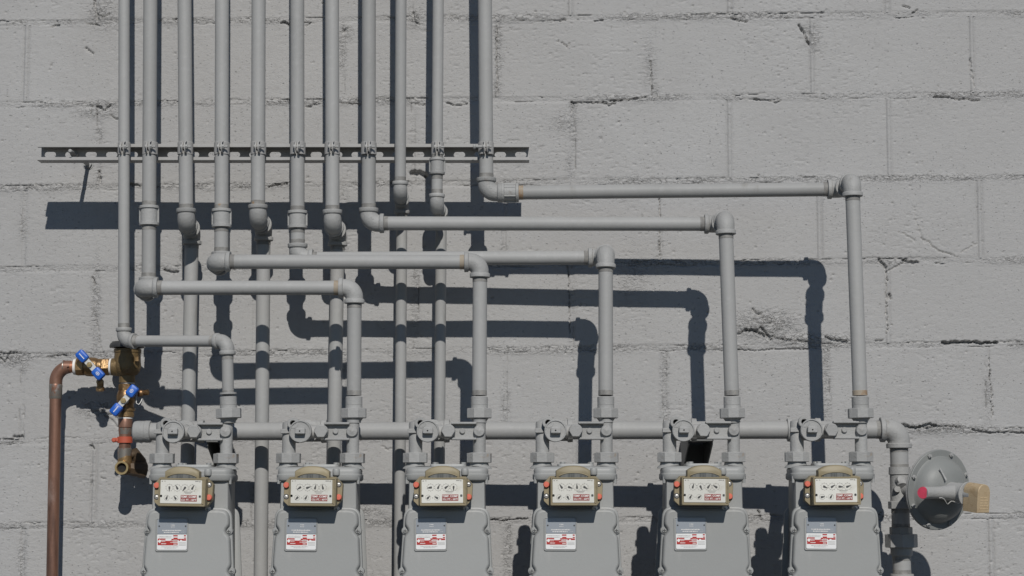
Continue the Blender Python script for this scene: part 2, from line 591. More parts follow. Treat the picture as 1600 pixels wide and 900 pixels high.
RUB = []
for (u, v, ru, rv, am) in ((1196, 508, 46, 20, 1.5), (1240, 530, 50, 10, 1.3), (1300, 530, 50, 9, 1.0), (155, 640, 30, 12, 1.0), (20, 560, 30, 12, 1.1),
                           (1460, 670, 60, 8, 1.3), (160, 20, 20, 24, .9), (1016, 100, 11, 46, .45), (150, 175, 30, 10, .9), (780, 90, 8, 46, .45),
                           (883, 190, 24, 16, .5), (890, 260, 8, 26, .35), (1270, 60, 12, 22, .8), (560, 800, 60, 10, .7), (150, 470, 8, 60, .7),
                           (990, 440, 20, 30, .4), (540, 50, 14, 14, .8), (650, 30, 14, 14, .9)):
    q_ = P(u, v)
    RUB.append((q_.x, q_.z, ru / 613., rv / 613., am))


def relief(x, z, beddist, headdist, bead):
    """height of the painted face, metres proud (+) of the wall plane.
    beddist / headdist: signed distance to nearest bed / head joint centre; bead: 1 where the head joint is tooled smooth"""
    h = (fbm(x * 7, z * 7, 3, 3) - .5) * .0030
    ab, ah = np.abs(beddist), np.abs(headdist)
    nb = 1 - bead
    bedA = .0001 + .0013 * sstep(.36, .66, fbm(x * 5 + 31, z * 21, 11, 2))
    headA = (.0007 + .0016 * sstep(.35, .65, fbm(x * 9 + 3, z * 5, 12, 2))) * nb
    h -= bedA * (1 - sstep(.0045, .0090, ab))
    h -= headA * (1 - sstep(.0020, .0070, ah))
    # tooled beads: a smooth raised strip between two soft grooves
    h += bead * (.0016 * (1 - sstep(.0010, .0050, ah)) - .0019 * np.exp(-((ah - .0066) / .0022) ** 2))
    # crumbly zones along the joints
    mb = sstep(.36, .70, fbm(x * 6, z * 8 + 7, 21, 2))
    mh = (.12 + .5 * sstep(.42, .70, fbm(x * 7 + 5, z * 9, 22, 2))) * (1 - .75 * bead)
    zone = np.maximum(np.exp(-(beddist / .0100) ** 2) * (.25 + .65 * mb), np.exp(-((ah - .004 * bead) / .013) ** 2) * mh)
    n1 = np.abs(fbm(x * 95, z * 150, 31, 3) - .5) * 2
    for (cx_, cz_, rx_, rz_, am) in RUB:
        q_ = np.exp(-((x - cx_) / rx_) ** 2 - ((z - cz_) / rz_) ** 2) * am
        zone = np.maximum(zone, q_)
    h -= zone * .0030 * (1 - sstep(0.0, .16, n1))
    h += zone * .0018 * (fbm(x * 170, z * 230, 33, 2) - .5)
    # fine all-over scratches and pores
    n2 = fbm(x * 70, z * 190, 41, 2)
    band = sstep(.45, .7, fbm(x * 4, z * 6, 43, 2))
    h -= .0012 * sstep(.68, .80, n2) * (.35 + band)
    # hairline cracks where mortar meets block
    for (off, sd, thr) in ((.0066, 51, .58), (-.0070, 52, .62)):
        o_ = off + (fbm(x * 55, z * 0 + sd, sd, 3) - .5) * .008
        m_ = sstep(thr, thr + .07, fbm(x * 14 + sd * 3.3, z * 3.1, sd + 5, 3))
        h -= .0038 * m_ * (1 - sstep(.0004, .0018, np.abs(beddist - o_)))
    for (off, sd, thr) in ((.0055, 61, .60), (-.0058, 62, .57)):
        o_ = off + (fbm(z * 60, x * 0 + sd, sd, 3) - .5) * .004
        m_ = sstep(thr, thr + .08, fbm(z * 15 + sd * 3.3, x * 3.7, sd + 5, 3)) * nb
        h -= .0038 * m_ * (1 - sstep(.0004, .0016, np.abs(headdist - o_)))
    x0, x1, z0, z1 = x.min() - .02, x.max() + .02, z.min() - .02, z.max() + .02
    wob_x = (fbm(x * 110, z * 110, 71, 2) - .5) * .006
    wob_z = (fbm(x * 110, z * 110, 72, 2) - .5) * .006
    wmod = .70 + .65 * vnoise(x * 140, z * 140, 77)
    wob_x = wob_x + (vnoise(x * 260, z * 260, 73) - .5) * .003
    wob_z = wob_z + (vnoise(x * 260, z * 260, 74) - .5) * .003
    for (q, w, dep) in GW:
        if max(p[0] for p in q) < x0 or min(p[0] for p in q) > x1 or max(p[1] for p in q) < z0 or min(p[1] for p in q) > z1:
            continue
        dm = np.full(x.shape, 1.0)
        for i in range(len(q) - 1):
            ax, az = q[i]
            bx, bz = q[i + 1]
            ex, ez = bx - ax, bz - az
            l2 = ex * ex + ez * ez + 1e-12
            t = np.clip(((x + wob_x - ax) * ex + (z + wob_z - az) * ez) / l2, 0, 1)
            dm = np.minimum(dm, np.hypot(x + wob_x - ax - t * ex, z + wob_z - az - t * ez))
        h -= dep * 1.0 * (1 - sstep(w * .65, w * 1.2, dm / wmod))
    sel = PITX[(PITX[:, 0] > x0) & (PITX[:, 0] < x1) & (PITX[:, 1] > z0) & (PITX[:, 1] < z1)]
    for (px, pz, r, d_) in sel:
        near = (np.abs(x - px) < .012) & (np.abs(z - pz) < .012)
        if near.any():
            dd = np.hypot((x[near] + wob_x[near] * .4 - px) * .8, z[near] + wob_z[near] * .4 - pz)
            h[near] -= d_ * (1 - sstep(r * .4, r * 1.2, dd))
    return h, np.clip(zone * 1.2 + .10 * band, 0, 1.6)


def grid_mesh(name, X, Z, Y, parent, material, skirt=0.03, crumb=None):
    nz, nx = X.shape
    org = worg(parent)
    v = np.stack([X - org.x, Y - org.y, Z - org.z], -1).reshape(-1, 3)
    idx = np.arange(nz * nx).reshape(nz, nx)
    f = np.stack([idx[:-1, :-1], idx[:-1, 1:], idx[1:, 1:], idx[1:, :-1]], -1).reshape(-1, 4)
    if skirt:
        ring = np.concatenate([idx[0, :], idx[1:, -1], idx[-1, ::-1][1:], idx[::-1, 0][1:-1]])
        sv = v[ring].copy()
        sv[:, 1] += skirt
        k = len(ring)
        tb = len(v)
        base = tb + k
        v = np.concatenate([v, v[ring], sv])
        a = tb + np.arange(k)
        b = tb + (np.arange(k) + 1) % k
        c = base + (np.arange(k) + 1) % k
        d = base + np.arange(k)
        f = np.concatenate([f, np.stack([b, a, d, c], -1)])
    me = bpy.data.meshes.new(name)
    me.vertices.add(len(v))
    me.vertices.foreach_set('co', v.astype(np.float32).ravel())
    me.loops.add(len(f) * 4)
    me.loops.foreach_set('vertex_index', f.astype(np.int32).ravel())
    me.polygons.add(len(f))
    me.polygons.foreach_set('loop_start', np.arange(0, len(f) * 4, 4, dtype=np.int32))
    me.polygons.foreach_set('loop_total', np.full(len(f), 4, dtype=np.int32))
    me.polygons.foreach_set('use_smooth', np.ones(len(f), dtype=bool))
    me.update(calc_edges=True)
    if crumb is not None:
        at = me.attributes.new('crumb', 'FLOAT', 'POINT')
        cc_ = crumb.ravel()
        at.data.foreach_set('value', np.concatenate([cc_, np.zeros(len(v) - len(cc_))]).astype(np.float32))
    me.materials.append(M[material])
    o = bpy.data.objects.new(name, me)
    COL.objects.link(o)
    o.parent = parent
    return o


wall = thing('block_wall', 'grey painted concrete block wall with crumbling mortar joints behind all the pipes', 'wall',
             (0, 0, 0))
HB = .0062                      # half width of a joint
# rows, from top to bottom; extend beyond the frame to the ground and upward
rows = []
zc, kk = BL[0]
allb = [(BL[0][0] + .2135 * i, BL[0][1]) for i in range(4, 0, -1)] + list(BL)
while allb[-1][0] > 0.03:
    allb.append((allb[-1][0] - .2135, allb[-1][1]))
xo_A = [P(u, 480).x for u in (151, 400, 646, 893, 1139, 1387)]
for i in range(len(allb) - 1):
    r = i - 4 + 1               # row number: row r lies between BEDS[r-1] and BEDS[r]
    if r in HEADS_A:
        vm = (BEDS[r - 1][0] + BEDS[r][0] + BEDS[r - 1][1] + BEDS[r][1]) / 4
        hx = [P(u, vm).x for u in HEADS_A[r]]
    else:
        base = xo_A[0] if r % 2 == 0 else xo_A[0] - .203
        hx = [base + .4063 * j for j in range(-1, 8)]
    pitch = .4063
    while hx[0] > -2.55:
        hx.insert(0, hx[0] - pitch)
    while hx[-1] < 2.55:
        hx.append(hx[-1] + pitch)
    rows.append((allb[i], allb[i + 1], hx, r))
VX0, VX1 = P(-25, 450).x, P(1625, 450).x
VZ0, VZ1 = P(800, 925).z, P(800, -25).z
FINE = .0024
BEADS = {3: (41, 1269, 1519), 2: (891, 1139, 1385), 4: (1140, 1389), 5: (1280, 1531), 6: (1387,), 9: (1549,), 8: (147,)}
mortv, mortf, mo = [], [], 0


def is_bead(r, j):
    if r not in HEADS_A:
        return 0.0
    vm = (BEDS[r - 1][0] + BEDS[r][0] + BEDS[r - 1][1] + BEDS[r][1]) / 4
    xj = rowx[r][j]
    return 1.0 if any(abs(P(u, vm).x - xj) < .03 for u in BEADS.get(r, ())) else 0.0



mortc = []


def mortar_patch(X, Z, Y, C_):
    global mo
    nz, nx = X.shape
    mortc.append(C_.ravel())
    mortv.append(np.stack([X, Y, Z], -1).reshape(-1, 3))
    idx = np.arange(nz * nx).reshape(nz, nx) + mo
    mortf.append(np.stack([idx[:-1, :-1], idx[:-1, 1:], idx[1:, 1:], idx[1:, :-1]], -1).reshape(-1, 4))
    mo += nz * nx


rowx = {r: hx for (_, _, hx, r) in rows}
for (top, bot, hx, r) in rows:
    for j in range(len(hx) - 1):
        xa, xb = hx[j], hx[j + 1]
        zt = top[0] + top[1] * (xa + xb) / 2
        zb = bot[0] + bot[1] * (xa + xb) / 2
        inview = xb > VX0 and xa < VX1 and zt > VZ0 and zb < VZ1
        st = FINE if inview else .007
        a0, a1 = xa + HB, xb - HB
        nx = max(3, int((a1 - a0) / st) + 1)
        nz = max(3, int((zt - zb - 2 * HB) / st) + 1)
        xs = np.linspace(a0, a1, nx)
        ts = np.linspace(0, 1, nz)
        X = np.repeat(xs[None, :], nz, 0)
        T = np.repeat(ts[:, None], nx, 1)
        zlo = bot[0] + bot[1] * X + HB
        zhi = top[0] + top[1] * X - HB
        Z = zlo + (zhi - zlo) * T
        db1 = Z - (bot[0] + bot[1] * X)
        db2 = Z - (top[0] + top[1] * X)
        bd = np.where(np.abs(db1) < np.abs(db2), db1, db2)
        h1, h2 = X - xa, X - xb
        hd = np.where(np.abs(h1) < np.abs(h2), h1, h2)
        if True:
            ba, bb = is_bead(r, j), is_bead(r, j + 1)
            H, CR = relief(X, Z, bd, hd, np.where(hd > 0, ba, bb).astype(float))
        else:
            H = (fbm(X * 7, Z * 7, 3, 3) - .5) * .0030
            CR = X * 0 + .1
        rs = np.random.RandomState(1000 + r * 50 + j)
        e = sstep(HB, HB + .007, np.minimum(np.abs(bd), np.abs(hd)))
        H = H + e * (.0014 * rs.uniform(-.3, 1.1) + (X - (xa + xb) / 2) * rs.uniform(-.003, .003))
        # long thin rounding of the edges
        grid_mesh('concrete_block', X, Z, -H, wall, 'wall', skirt=.03, crumb=CR)
        # head joint mortar to the right of this block
        if True:
            nj = 7
            xs2 = np.linspace(xb - HB, xb + HB, nj)
            X2 = np.repeat(xs2[None, :], nz, 0)
            T2 = np.repeat(ts[:, None], nj, 1)
            zlo = bot[0] + bot[1] * X2 + HB
            zhi = top[0] + top[1] * X2 - HB
            Z2 = zlo + (zhi - zlo) * T2
            d1 = Z2 - (bot[0] + bot[1] * X2)
            d2 = Z2 - (top[0] + top[1] * X2)
            bd2 = np.where(np.abs(d1) < np.abs(d2), d1, d2)
            H2, C2 = relief(X2, Z2, bd2, X2 - xb, X2 * 0 + is_bead(r, j + 1)) if True else (X2 * 0 - .001, X2 * 0)
            mortar_patch(X2, Z2, -H2, C2)
    # bed joint under this row
    x0, x1 = hx[0], hx[-1]
    zc_ = bot[0]
    iv = zc_ > VZ0 - .03 and zc_ < VZ1 + .03
    spans = [(x0, VX0 - .05, .007), (VX0 - .05, VX1 + .05, FINE), (VX1 + .05, x1, .007)] if iv else [(x0, x1, .007)]
    for (xa, xb, st) in spans:
        xs = np.linspace(xa, xb, int((xb - xa) / st))
        X3 = np.repeat(xs[None, :], 7, 0)
        off = np.repeat(np.linspace(-HB, HB, 7)[:, None], len(xs), 1)
        Z3 = bot[0] + bot[1] * X3 + off
        H3, C3 = relief(X3, Z3, off, X3 * 0 + 1.0, X3 * 0)
        mortar_patch(X3, Z3, -H3, C3)
mv = np.concatenate(mortv)
mf = np.concatenate(mortf)
me = bpy.data.meshes.new('mortar')
me.vertices.add(len(mv))
me.vertices.foreach_set('co', mv.astype(np.float32).ravel())
me.loops.add(len(mf) * 4)
me.loops.foreach_set('vertex_index', mf.astype(np.int32).ravel())
me.polygons.add(len(mf))
me.polygons.foreach_set('loop_start', np.arange(0, len(mf) * 4, 4, dtype=np.int32))
me.polygons.foreach_set('loop_total', np.full(len(mf), 4, dtype=np.int32))
me.polygons.foreach_set('use_smooth', np.ones(len(mf), dtype=bool))
me.update(calc_edges=True)
me.attributes.new('crumb', 'FLOAT', 'POINT').data.foreach_set('value', np.concatenate(mortc).astype(np.float32))
me.materials.append(M['mortar'])
o = bpy.data.objects.new('mortar', me)
COL.objects.link(o)
o.parent = wall
o['kind'] = 'stuff'
MB().box((0, .085, 1.75), (5.6, .10, 3.7), .002).build('wall_core', 'wall', wall)

# ground
g = MB()
g.add([(-60, 1, 0), (60, 1, 0), (60, -80, 0), (-60, -80, 0)], [(0, 1, 2, 3)])
go = g.build('ground', 'ground')
go['kind'] = 'structure'

# ---------------------------------------------------------------- pipe fittings
R34, R1, R114 = .0137, .0172, .0216
ARM = {R34: .0325, R1: .0375, R114: .0445}
BAND = {R34: .0085, R1: .0095, R114: .011}


def elbow(root, corner, da, db, R, male=None, mt='paint_cast', name='elbow', scl=1.0, mark=True):
    """corner point, unit vectors from the corner towards its two ends"""
    L, bw = ARM[R] * scl, BAND[R]
    corner, da, db = Vector(corner), Vector(da).normalized(), Vector(db).normalized()
    rb = L * .66
    m = MB()
    pts, rs = [], []
    e0, e1 = corner + da * L, corner + db * L
    pts.append(e0); rs.append(R * 1.20)
    c = corner + (da + db) * rb
    n = 10
    for i in range(n + 1):
        a = math.pi / 2 * i / n
        pts.append(c - db * rb * math.cos(a) - da * rb * math.sin(a))
        rs.append(R * (1.22 + .05 * math.sin(2 * a)))
    pts.append(e1); rs.append(R * 1.20)
    m.sweep(pts, rs, 26)
    for (k, e, d) in ((0, e0, da), (1, e1, db)):
        if male == k:
            m.lathe(e - d * .004, d, [(0, R * 1.2), (.001, R), (.02, R)], 26)
        else:
            p = e - d * bw
            m.lathe(p, d, [(-.0015, R * 1.22), (0, R * 1.37), (.001, R * 1.41), (bw - .001, R * 1.41), (bw, R * 1.36),
                           (bw + .0003, R * 1.02)], 28)
    o_ = m.build(name, mt, root)
    if abs(da.y) < .25 and abs(db.y) < .25:
        dg = (da + db).normalized()
        cx = corner + dg * (L * .30) + Vector((0, -R * 1.235, 0))
        mk = MB()
        for t_ in (da, db):
            a_ = cx + t_ * R * .34
            mk.sweep([cx - t_ * .0004, a_], .00085, 6)
        mk.build('cast_mark', mt, root)
    return o_


def pipe(root, a, b, R, mt='paint', name='pipe', ta=True, tb=True, rusta=False, rustb=False, la=.012, lb=.012):
    a, b = Vector(a), Vector(b)
    L = (b - a).length
    ax = (b - a) / L
    m = MB()
    m.tube(a, b, R)
    for (on, p, d, ru, ln) in ((ta, a, ax, rusta, la), (tb, b, -ax, rustb, lb)):
        if on:
            prof = [(0, R * .985 + .0006)]
            for i in range(5):
                t = ln * (i + .5) / 5
                prof += [(t, R + .0007), (t + ln * .1, R + .0002)]
            prof += [(ln, R + .0001)]
            m.lathe(p, d, prof, 26, 2 if ru else 1, caps=False)
    return m.build(name, [mt, 'paint_thread', 'rusty'], root)


def coupling(root, c, ax, R, L, ribs=True):
    c, ax = Vector(c), Vector(ax).normalized()
    p = c - ax * L / 2
    bw = BAND[R] * .72
    m = MB()
    m.lathe(p, ax, [(0, R * 1.02), (.0004, R * 1.36), (.0012, R * 1.40), (bw, R * 1.40), (bw + .001, R * 1.22),
                    (L - bw - .001, R * 1.22), (L - bw, R * 1.40), (L - .0012, R * 1.40), (L - .0004, R * 1.36),
                    (L, R * 1.02)], 28)
    if ribs:
        u, v = frame(ax)
        # two cast ribs on opposite sides, seen in outline
        side = Vector((1, 0, 0)) if abs(ax.x) < .5 else Vector((0, 0, 1))
        for sg in (-1, 1):
            q = c + side * sg * R * 1.26
            fr = side.cross(ax).normalized()
            m.sweep([q - ax * (L / 2 - bw), q + ax * (L / 2 - bw)], .0030, 8)
        if abs(ax.x) > .5:
            for z_ in (-.55, .55):
                q = c + Vector((0, -1, 0)) * R * 1.02 + Vector((0, 0, z_)) * R * 1.1
                m.sweep([q - ax * (L / 2 - bw), q + ax * (L / 2 - bw)], .002, 8)
    return m.build('coupling', 'paint_cast', root)


def union_stack(root, x_top, x_bot, R, d):
    """collar and hexagonal union nut at the foot of a riser; pixel columns of the riser"""
    a = P(x_top, 617, d)
    b = P(x_bot, 657, d)
    ax = (b - a).normalized()
    L = (b - a).length
    s = L / 40.0                                   # metres per photo pixel here
    m = MB()
    rr = 13.2 * s
    if R == R34:
        m.lathe(a - ax * 4 * s, ax, [(0, R), (.0005, rr), (3 * s, rr), (3.2 * s, R * 1.05)], 28)
    m.lathe(a + ax * 2.5 * s, ax, [(0, R), (.0006, rr - .001), (.0016, rr), (13 * s, rr), (13.3 * s, rr - .0007),
                                   (13.6 * s, rr), (19 * s, rr)], 30)
    m.build('union_collar', 'paint_cast', root)
    m = MB()
    m.hexnut(a + ax * 21 * s, ax, 20.5 * s, 15.5 * s, .0016, 8, phase=math.pi / 8)
    m.build('union_nut', 'paint_cast', root)
    m = MB()
    m.lathe(a + ax * 36 * s, ax, [(0, 15 * s), (2 * s, 13.5 * s), (5 * s, 11.2 * s), (8 * s, 10.5 * s)], 28)
    m.build('union_tail', 'paint_cast', root)


def riser_run(label, nodes, R, couplings=(), union=None, rust=(), extra=None, loc=None):
    """nodes: list of (u, v, d); first is at the frame's top and is extended upwards"""
    p = [P(*q) for q in nodes]
    up = (p[0] - p[1]).normalized()
    p[0] = p[0] + up * ((3.25 - p[0].z) / up.z)
    root = thing('gas_pipe', label, 'pipe', (p[-1].x, p[-1].y, p[-1].z), 'painted gas pipes on the wall')
    L = ARM[R]
    n = len(p)
    dirs = [(p[i + 1] - p[i]).normalized() for i in range(n - 1)]
    for i in range(1, n - 1):
        elbow(root, p[i], -dirs[i - 1], dirs[i], R)
    for i in range(n - 1):
        a = p[i] + dirs[i] * (L * .97 if i > 0 else 0)
        b = p[i + 1] - dirs[i] * (L * .97 if i < n - 2 else 0)
        seg = (b - a).dot(dirs[i])
        if seg < .004:
            if seg > -.03:
                m = MB()
                m.tube(p[i] + dirs[i] * L * .8, p[i + 1] - dirs[i] * L * .8, R * 1.02)
                m.build('nipple', 'paint_thread', root)
            continue
        cs = [c for c in couplings if c[0] == i]
        if cs:
            _, u, v, d, ln = cs[0]
            c = P(u, v, d)
            t = (c - a).dot(dirs[i])
            c = a + dirs[i] * t
            coupling(root, c, dirs[i], R, ln)
            pipe(root, a, c - dirs[i] * (ln / 2 - .001), R, ta=(i > 0), rusta=(i, 0) in rust, rustb=(i, 2) in rust)
            pipe(root, c + dirs[i] * (ln / 2 - .001), b, R, rusta=(i, 3) in rust, rustb=(i, 1) in rust)
        else:
            pipe(root, a, b, R, ta=(i > 0), tb=True, rusta=(i, 0) in rust, rustb=(i, 1) in rust)
    if union:
        union_stack(root, *union, R, nodes[-1][2])
    return root


TD = .215
# 1: thin, far left -> meter 1
riser_run('leftmost thin gas pipe, bending right above the brass valves to the first meter',
          [(194, 0, TD), (193.5, 533, TD), (355, 533, .335), (356.5, 618, .335)], R34, union=(356.5, 357.5))
# 2 -> meter 2
riser_run('second gas pipe from the left, lowest long horizontal run ending at the second meter',
          [(235, 0, TD), (232.3, 457.5, TD), (222, 449.7, .33), (553.8, 449.7, .322), (553, 618, .322)], R1,
          couplings=[(0, 233, 337, TD, .049)], union=(553, 553), rust=[(2, 1)])
# 4 -> meter 3
riser_run('fourth gas pipe from the left, crossing in front of others to the third meter',
          [(347, 0, TD), (346, 417.5, TD), (335, 409, .325), (750, 409.5, .315), (749, 618, .322)], R1,
          couplings=[(0, 345.5, 341, TD, .046)], union=(749, 749), rust=[(2, 1)])
# 6 -> meter 4
riser_run('sixth gas pipe from the left, turning right behind another run to the fourth meter',
          [(464.5, 0, TD), (465, 404.5, .206), (943.2, 402.5, .212), (946.3, 395, .31), (946.5, 618, .335)], R1,
          couplings=[(0, 464.7, 342.5, TD, .044)], union=(946.5, 946.7))
# 8 -> meter 5
riser_run('eighth gas pipe from the left, second highest horizontal run to the fifth meter',
          [(576.3, 0, TD), (576, 349, .205), (1124.7, 350, .222), (1133.3, 342, .34), (1143.5, 618, .352)], R1,
          union=(1143.5, 1144.5))
# 11 -> meter 6
riser_run('rightmost gas pipe at the top, topmost horizontal run reaching the sixth meter',
          [(757.8, 0, TD), (760, 301.5, .207), (1317, 295.5, .228), (1331.3, 282.7, .352), (1343.7, 618, .358)], R1,
          couplings=[(1, 797, 301, .208, .043)], union=(1343.7, 1345.2), rust=[(1, 3), (3, 1)])


# pipes that step back to the wall and go down behind the header
def back_run(label, top, front, back, bot, R, cp=None):
    p0, p1, p2, p3 = P(*top), P(*front), P(*back), P(*bot)
    up = (p0 - p1).normalized()
    p0 = p0 + up * ((3.25 - p0.z) / up.z)
    dn = (p3 - p2).normalized()
    p3 = p2 + dn * ((p2.z - .12) / -dn.z)
    root = thing('gas_pipe', label, 'pipe', p3, 'painted gas pipes on the wall')
    p = [p0, p1, p2, p3]
    L = ARM[R]
    d0, d1, d2 = (p1 - p0).normalized(), (p2 - p1).normalized(), (p3 - p2).normalized()
    elbow(root, p1, -d0, d1, R)
    elbow(root, p2, -d1, d2, R)
    if cp:
        c = P(*cp[:3])
        c = p0 + d0 * (c - p0).dot(d0)
        coupling(root, c, d0, R, cp[3])
        pipe(root, p0, c - d0 * .02, R, ta=False)
        pipe(root, c + d0 * .02, p1 - d0 * L * .97, R)
    else:
        pipe(root, p0, p1 - d0 * L * .97, R, ta=False)
    MB().tube(p1 + d1 * L * .8, p2 - d1 * L * .8, R * 1.02).build('nipple', 'paint_thread', root)
    pipe(root, p2 + d2 * L * .97, p3, R, tb=False)
    return root


BD = .10
back_run('third gas pipe from the left, stepping back and dropping behind the first meter', (288.3, 0, TD), (291, 350, TD),
         (300, 359, BD), (293.5, 690, BD), R1)
back_run('fifth gas pipe from the left, running down between the first and second meters', (404, 0, TD), (403, 344, TD),
         (412, 353, BD), (407.5, 880, BD), R1)
back_run('seventh gas pipe from the left, stepping back and dropping behind the second meter', (518.8, 0, TD),
         (519.5, 352, TD), (528, 361, BD), (522.5, 680, BD), R1)
back_run('thin ninth gas pipe without a clamp, running down left of the third meter', (626.5, 0, TD + .012),
         (625.3, 304, TD), (628, 314, BD), (624.2, 860, BD), R34)
back_run('thin tenth gas pipe with a coupling just under the channel, dropping behind the third meter', (684.7, 0, TD),
         (682.6, 323.5, TD), (689.5, 333, BD), (687, 660, BD), R34, cp=(683.2, 260, TD, .041))

# ---------------------------------------------------------------- strut channel
SF, SB = .1965, .1965 - .041
sl, sr = P(58.5, 238, SF).x, P(827, 238, SF).x
sz0, sz1 = P(440, 250.5, SF).z, P(440, 225, SF).z
zs = sz0 + .0412
strut = thing('strut_channel', 'long slotted steel channel fixed across the wall, carrying the pipe clamps', 'channel',
              (sl, -SF, sz0))
m = MB()
Lx = sr - sl
# C section as outline extruded along x, lips turned inward
t = .0028
sec = [(SB, 0), (SF, 0), (SF, .0085), (SF - .007, .0085), (SF - .007, .0085 - t), (SF - t, .0085 - t), (SF - t, t),
       (SB + t, t)]
sect = [(d, z) for (d, z) in sec] + [(d, .041 - z) for (d, z) in reversed(sec)]
half_b = [(SB, 0), (SF - .001, 0), (SF, .001), (SF, .0078), (SF - .001, .0085), (SF - .007, .0085),
          (SF - .007, .0085 - t), (SF - t, .0085 - t), (SF - t, t), (SB, t)]
for (sgn, nm) in ((1, 'lower'), (-1, 'upper')):
    pts = [((d), (z if sgn == 1 else .0412 - z)) for (d, z) in half_b]
    vs = []
    for x_ in (sl, sr):
        for (d, z) in pts:
            vs.append((x_, -d, sz0 + z))
    k = len(pts)
    fs = [(i, (i + 1) % k, k + (i + 1) % k, k + i) for i in range(k)]
    fs += [tuple(range(k)), tuple(reversed(range(k, 2 * k)))]
    m.add(vs, fs)
m.build('channel_flanges', 'strut', strut)
# back web with real slots
m = MB()
z0, z1 = sz0 + t + .0002, sz0 + .0412 - t - .0002
zc = (z0 + z1) / 2
sh, sw, pit = .0071, .0142, .0508
cx = P(79, 239, SB).x
while cx > sl + .03:
    cx -= pit
xprev = sl + .0005
ya, yb = -SB, -(SB + t)


def quadbox(x0, x1, za, zb):
    if x1 - x0 > 1e-5:
        m.box(((x0 + x1) / 2, (ya + yb) / 2, (za + zb) / 2), (x1 - x0, abs(yb - ya), zb - za), 0)


def flatloft(m, pts):
    k = len(pts)
    vs = [(x, ya, z) for (x, z) in pts] + [(x, yb, z) for (x, z) in pts]
    m.add(vs, [tuple(range(k)), tuple(reversed(range(k, 2 * k)))] + [(i, (i + 1) % k, k + (i + 1) % k, k + i) for i in
                                                                      range(k)])


cells = []
x = cx
while x - pit / 2 < sr:
    cells.append(x)
    x += pit
for x in cells:
    x0, x1 = max(x - pit / 2, sl + .0005), min(x + pit / 2, sr - .0005)
    if x1 <= x0:
        continue
    if x - sw < x0 or x + sw > x1:
        flatloft(m, [(x0, z0), (x1, z0), (x1, z1), (x0, z1)])
        continue
    for sg in (1, -1):
        ze = z1 if sg == 1 else z0
        arc = []
        for i in range(7):
            a = math.pi / 2 * i / 6
            arc.append((x + (sw - sh) + sh * math.cos(a), zc + sg * sh * math.sin(a)))
        for i in range(7):
            a = math.pi / 2 * (1 - i / 6)
            arc.append((x - (sw - sh) - sh * math.cos(a), zc + sg * sh * math.sin(a)))
        poly = [(x1, zc), (x1, ze), (x0, ze), (x0, zc)] + list(reversed(arc))
        flatloft(m, poly)
m.build('slotted_web', 'strut', strut)
# threaded rod anchoring the channel
a = P(138, 257, 0.0)
b = P(110.5, 236.5, .205)
m = MB()
m.tube(a + Vector((0, .03, 0)), Vector((a.x, b.y, b.z)), .0052, 16)
m.lathe(Vector((a.x, b.y, b.z)), Vector((0, -1, 0)), [(0, .0052), (.004, .0052), (.007, .003), (.0075, 0)], 16)
m.build('threaded_rod', 'paint_cast', strut)
m = MB()
m.hexnut(a + Vector((0, -.001, 0)), Vector((0, -1, 0)), .0105, .009, .001)
m.lathe(a + Vector((0, -.0005, 0)), (0, -1, 0), [(0, .014), (.002, .014)], 20)
m.build('anchor_nut', 'paint_cast', strut)
for (u_) in (1,):
    m = MB()
    m.hexnut(Vector((a.x, -(SB + t), b.z)), Vector((0, -1, 0)), .010, .009, .001)
    m.build('clamp_nut', 'paint_cast', strut)


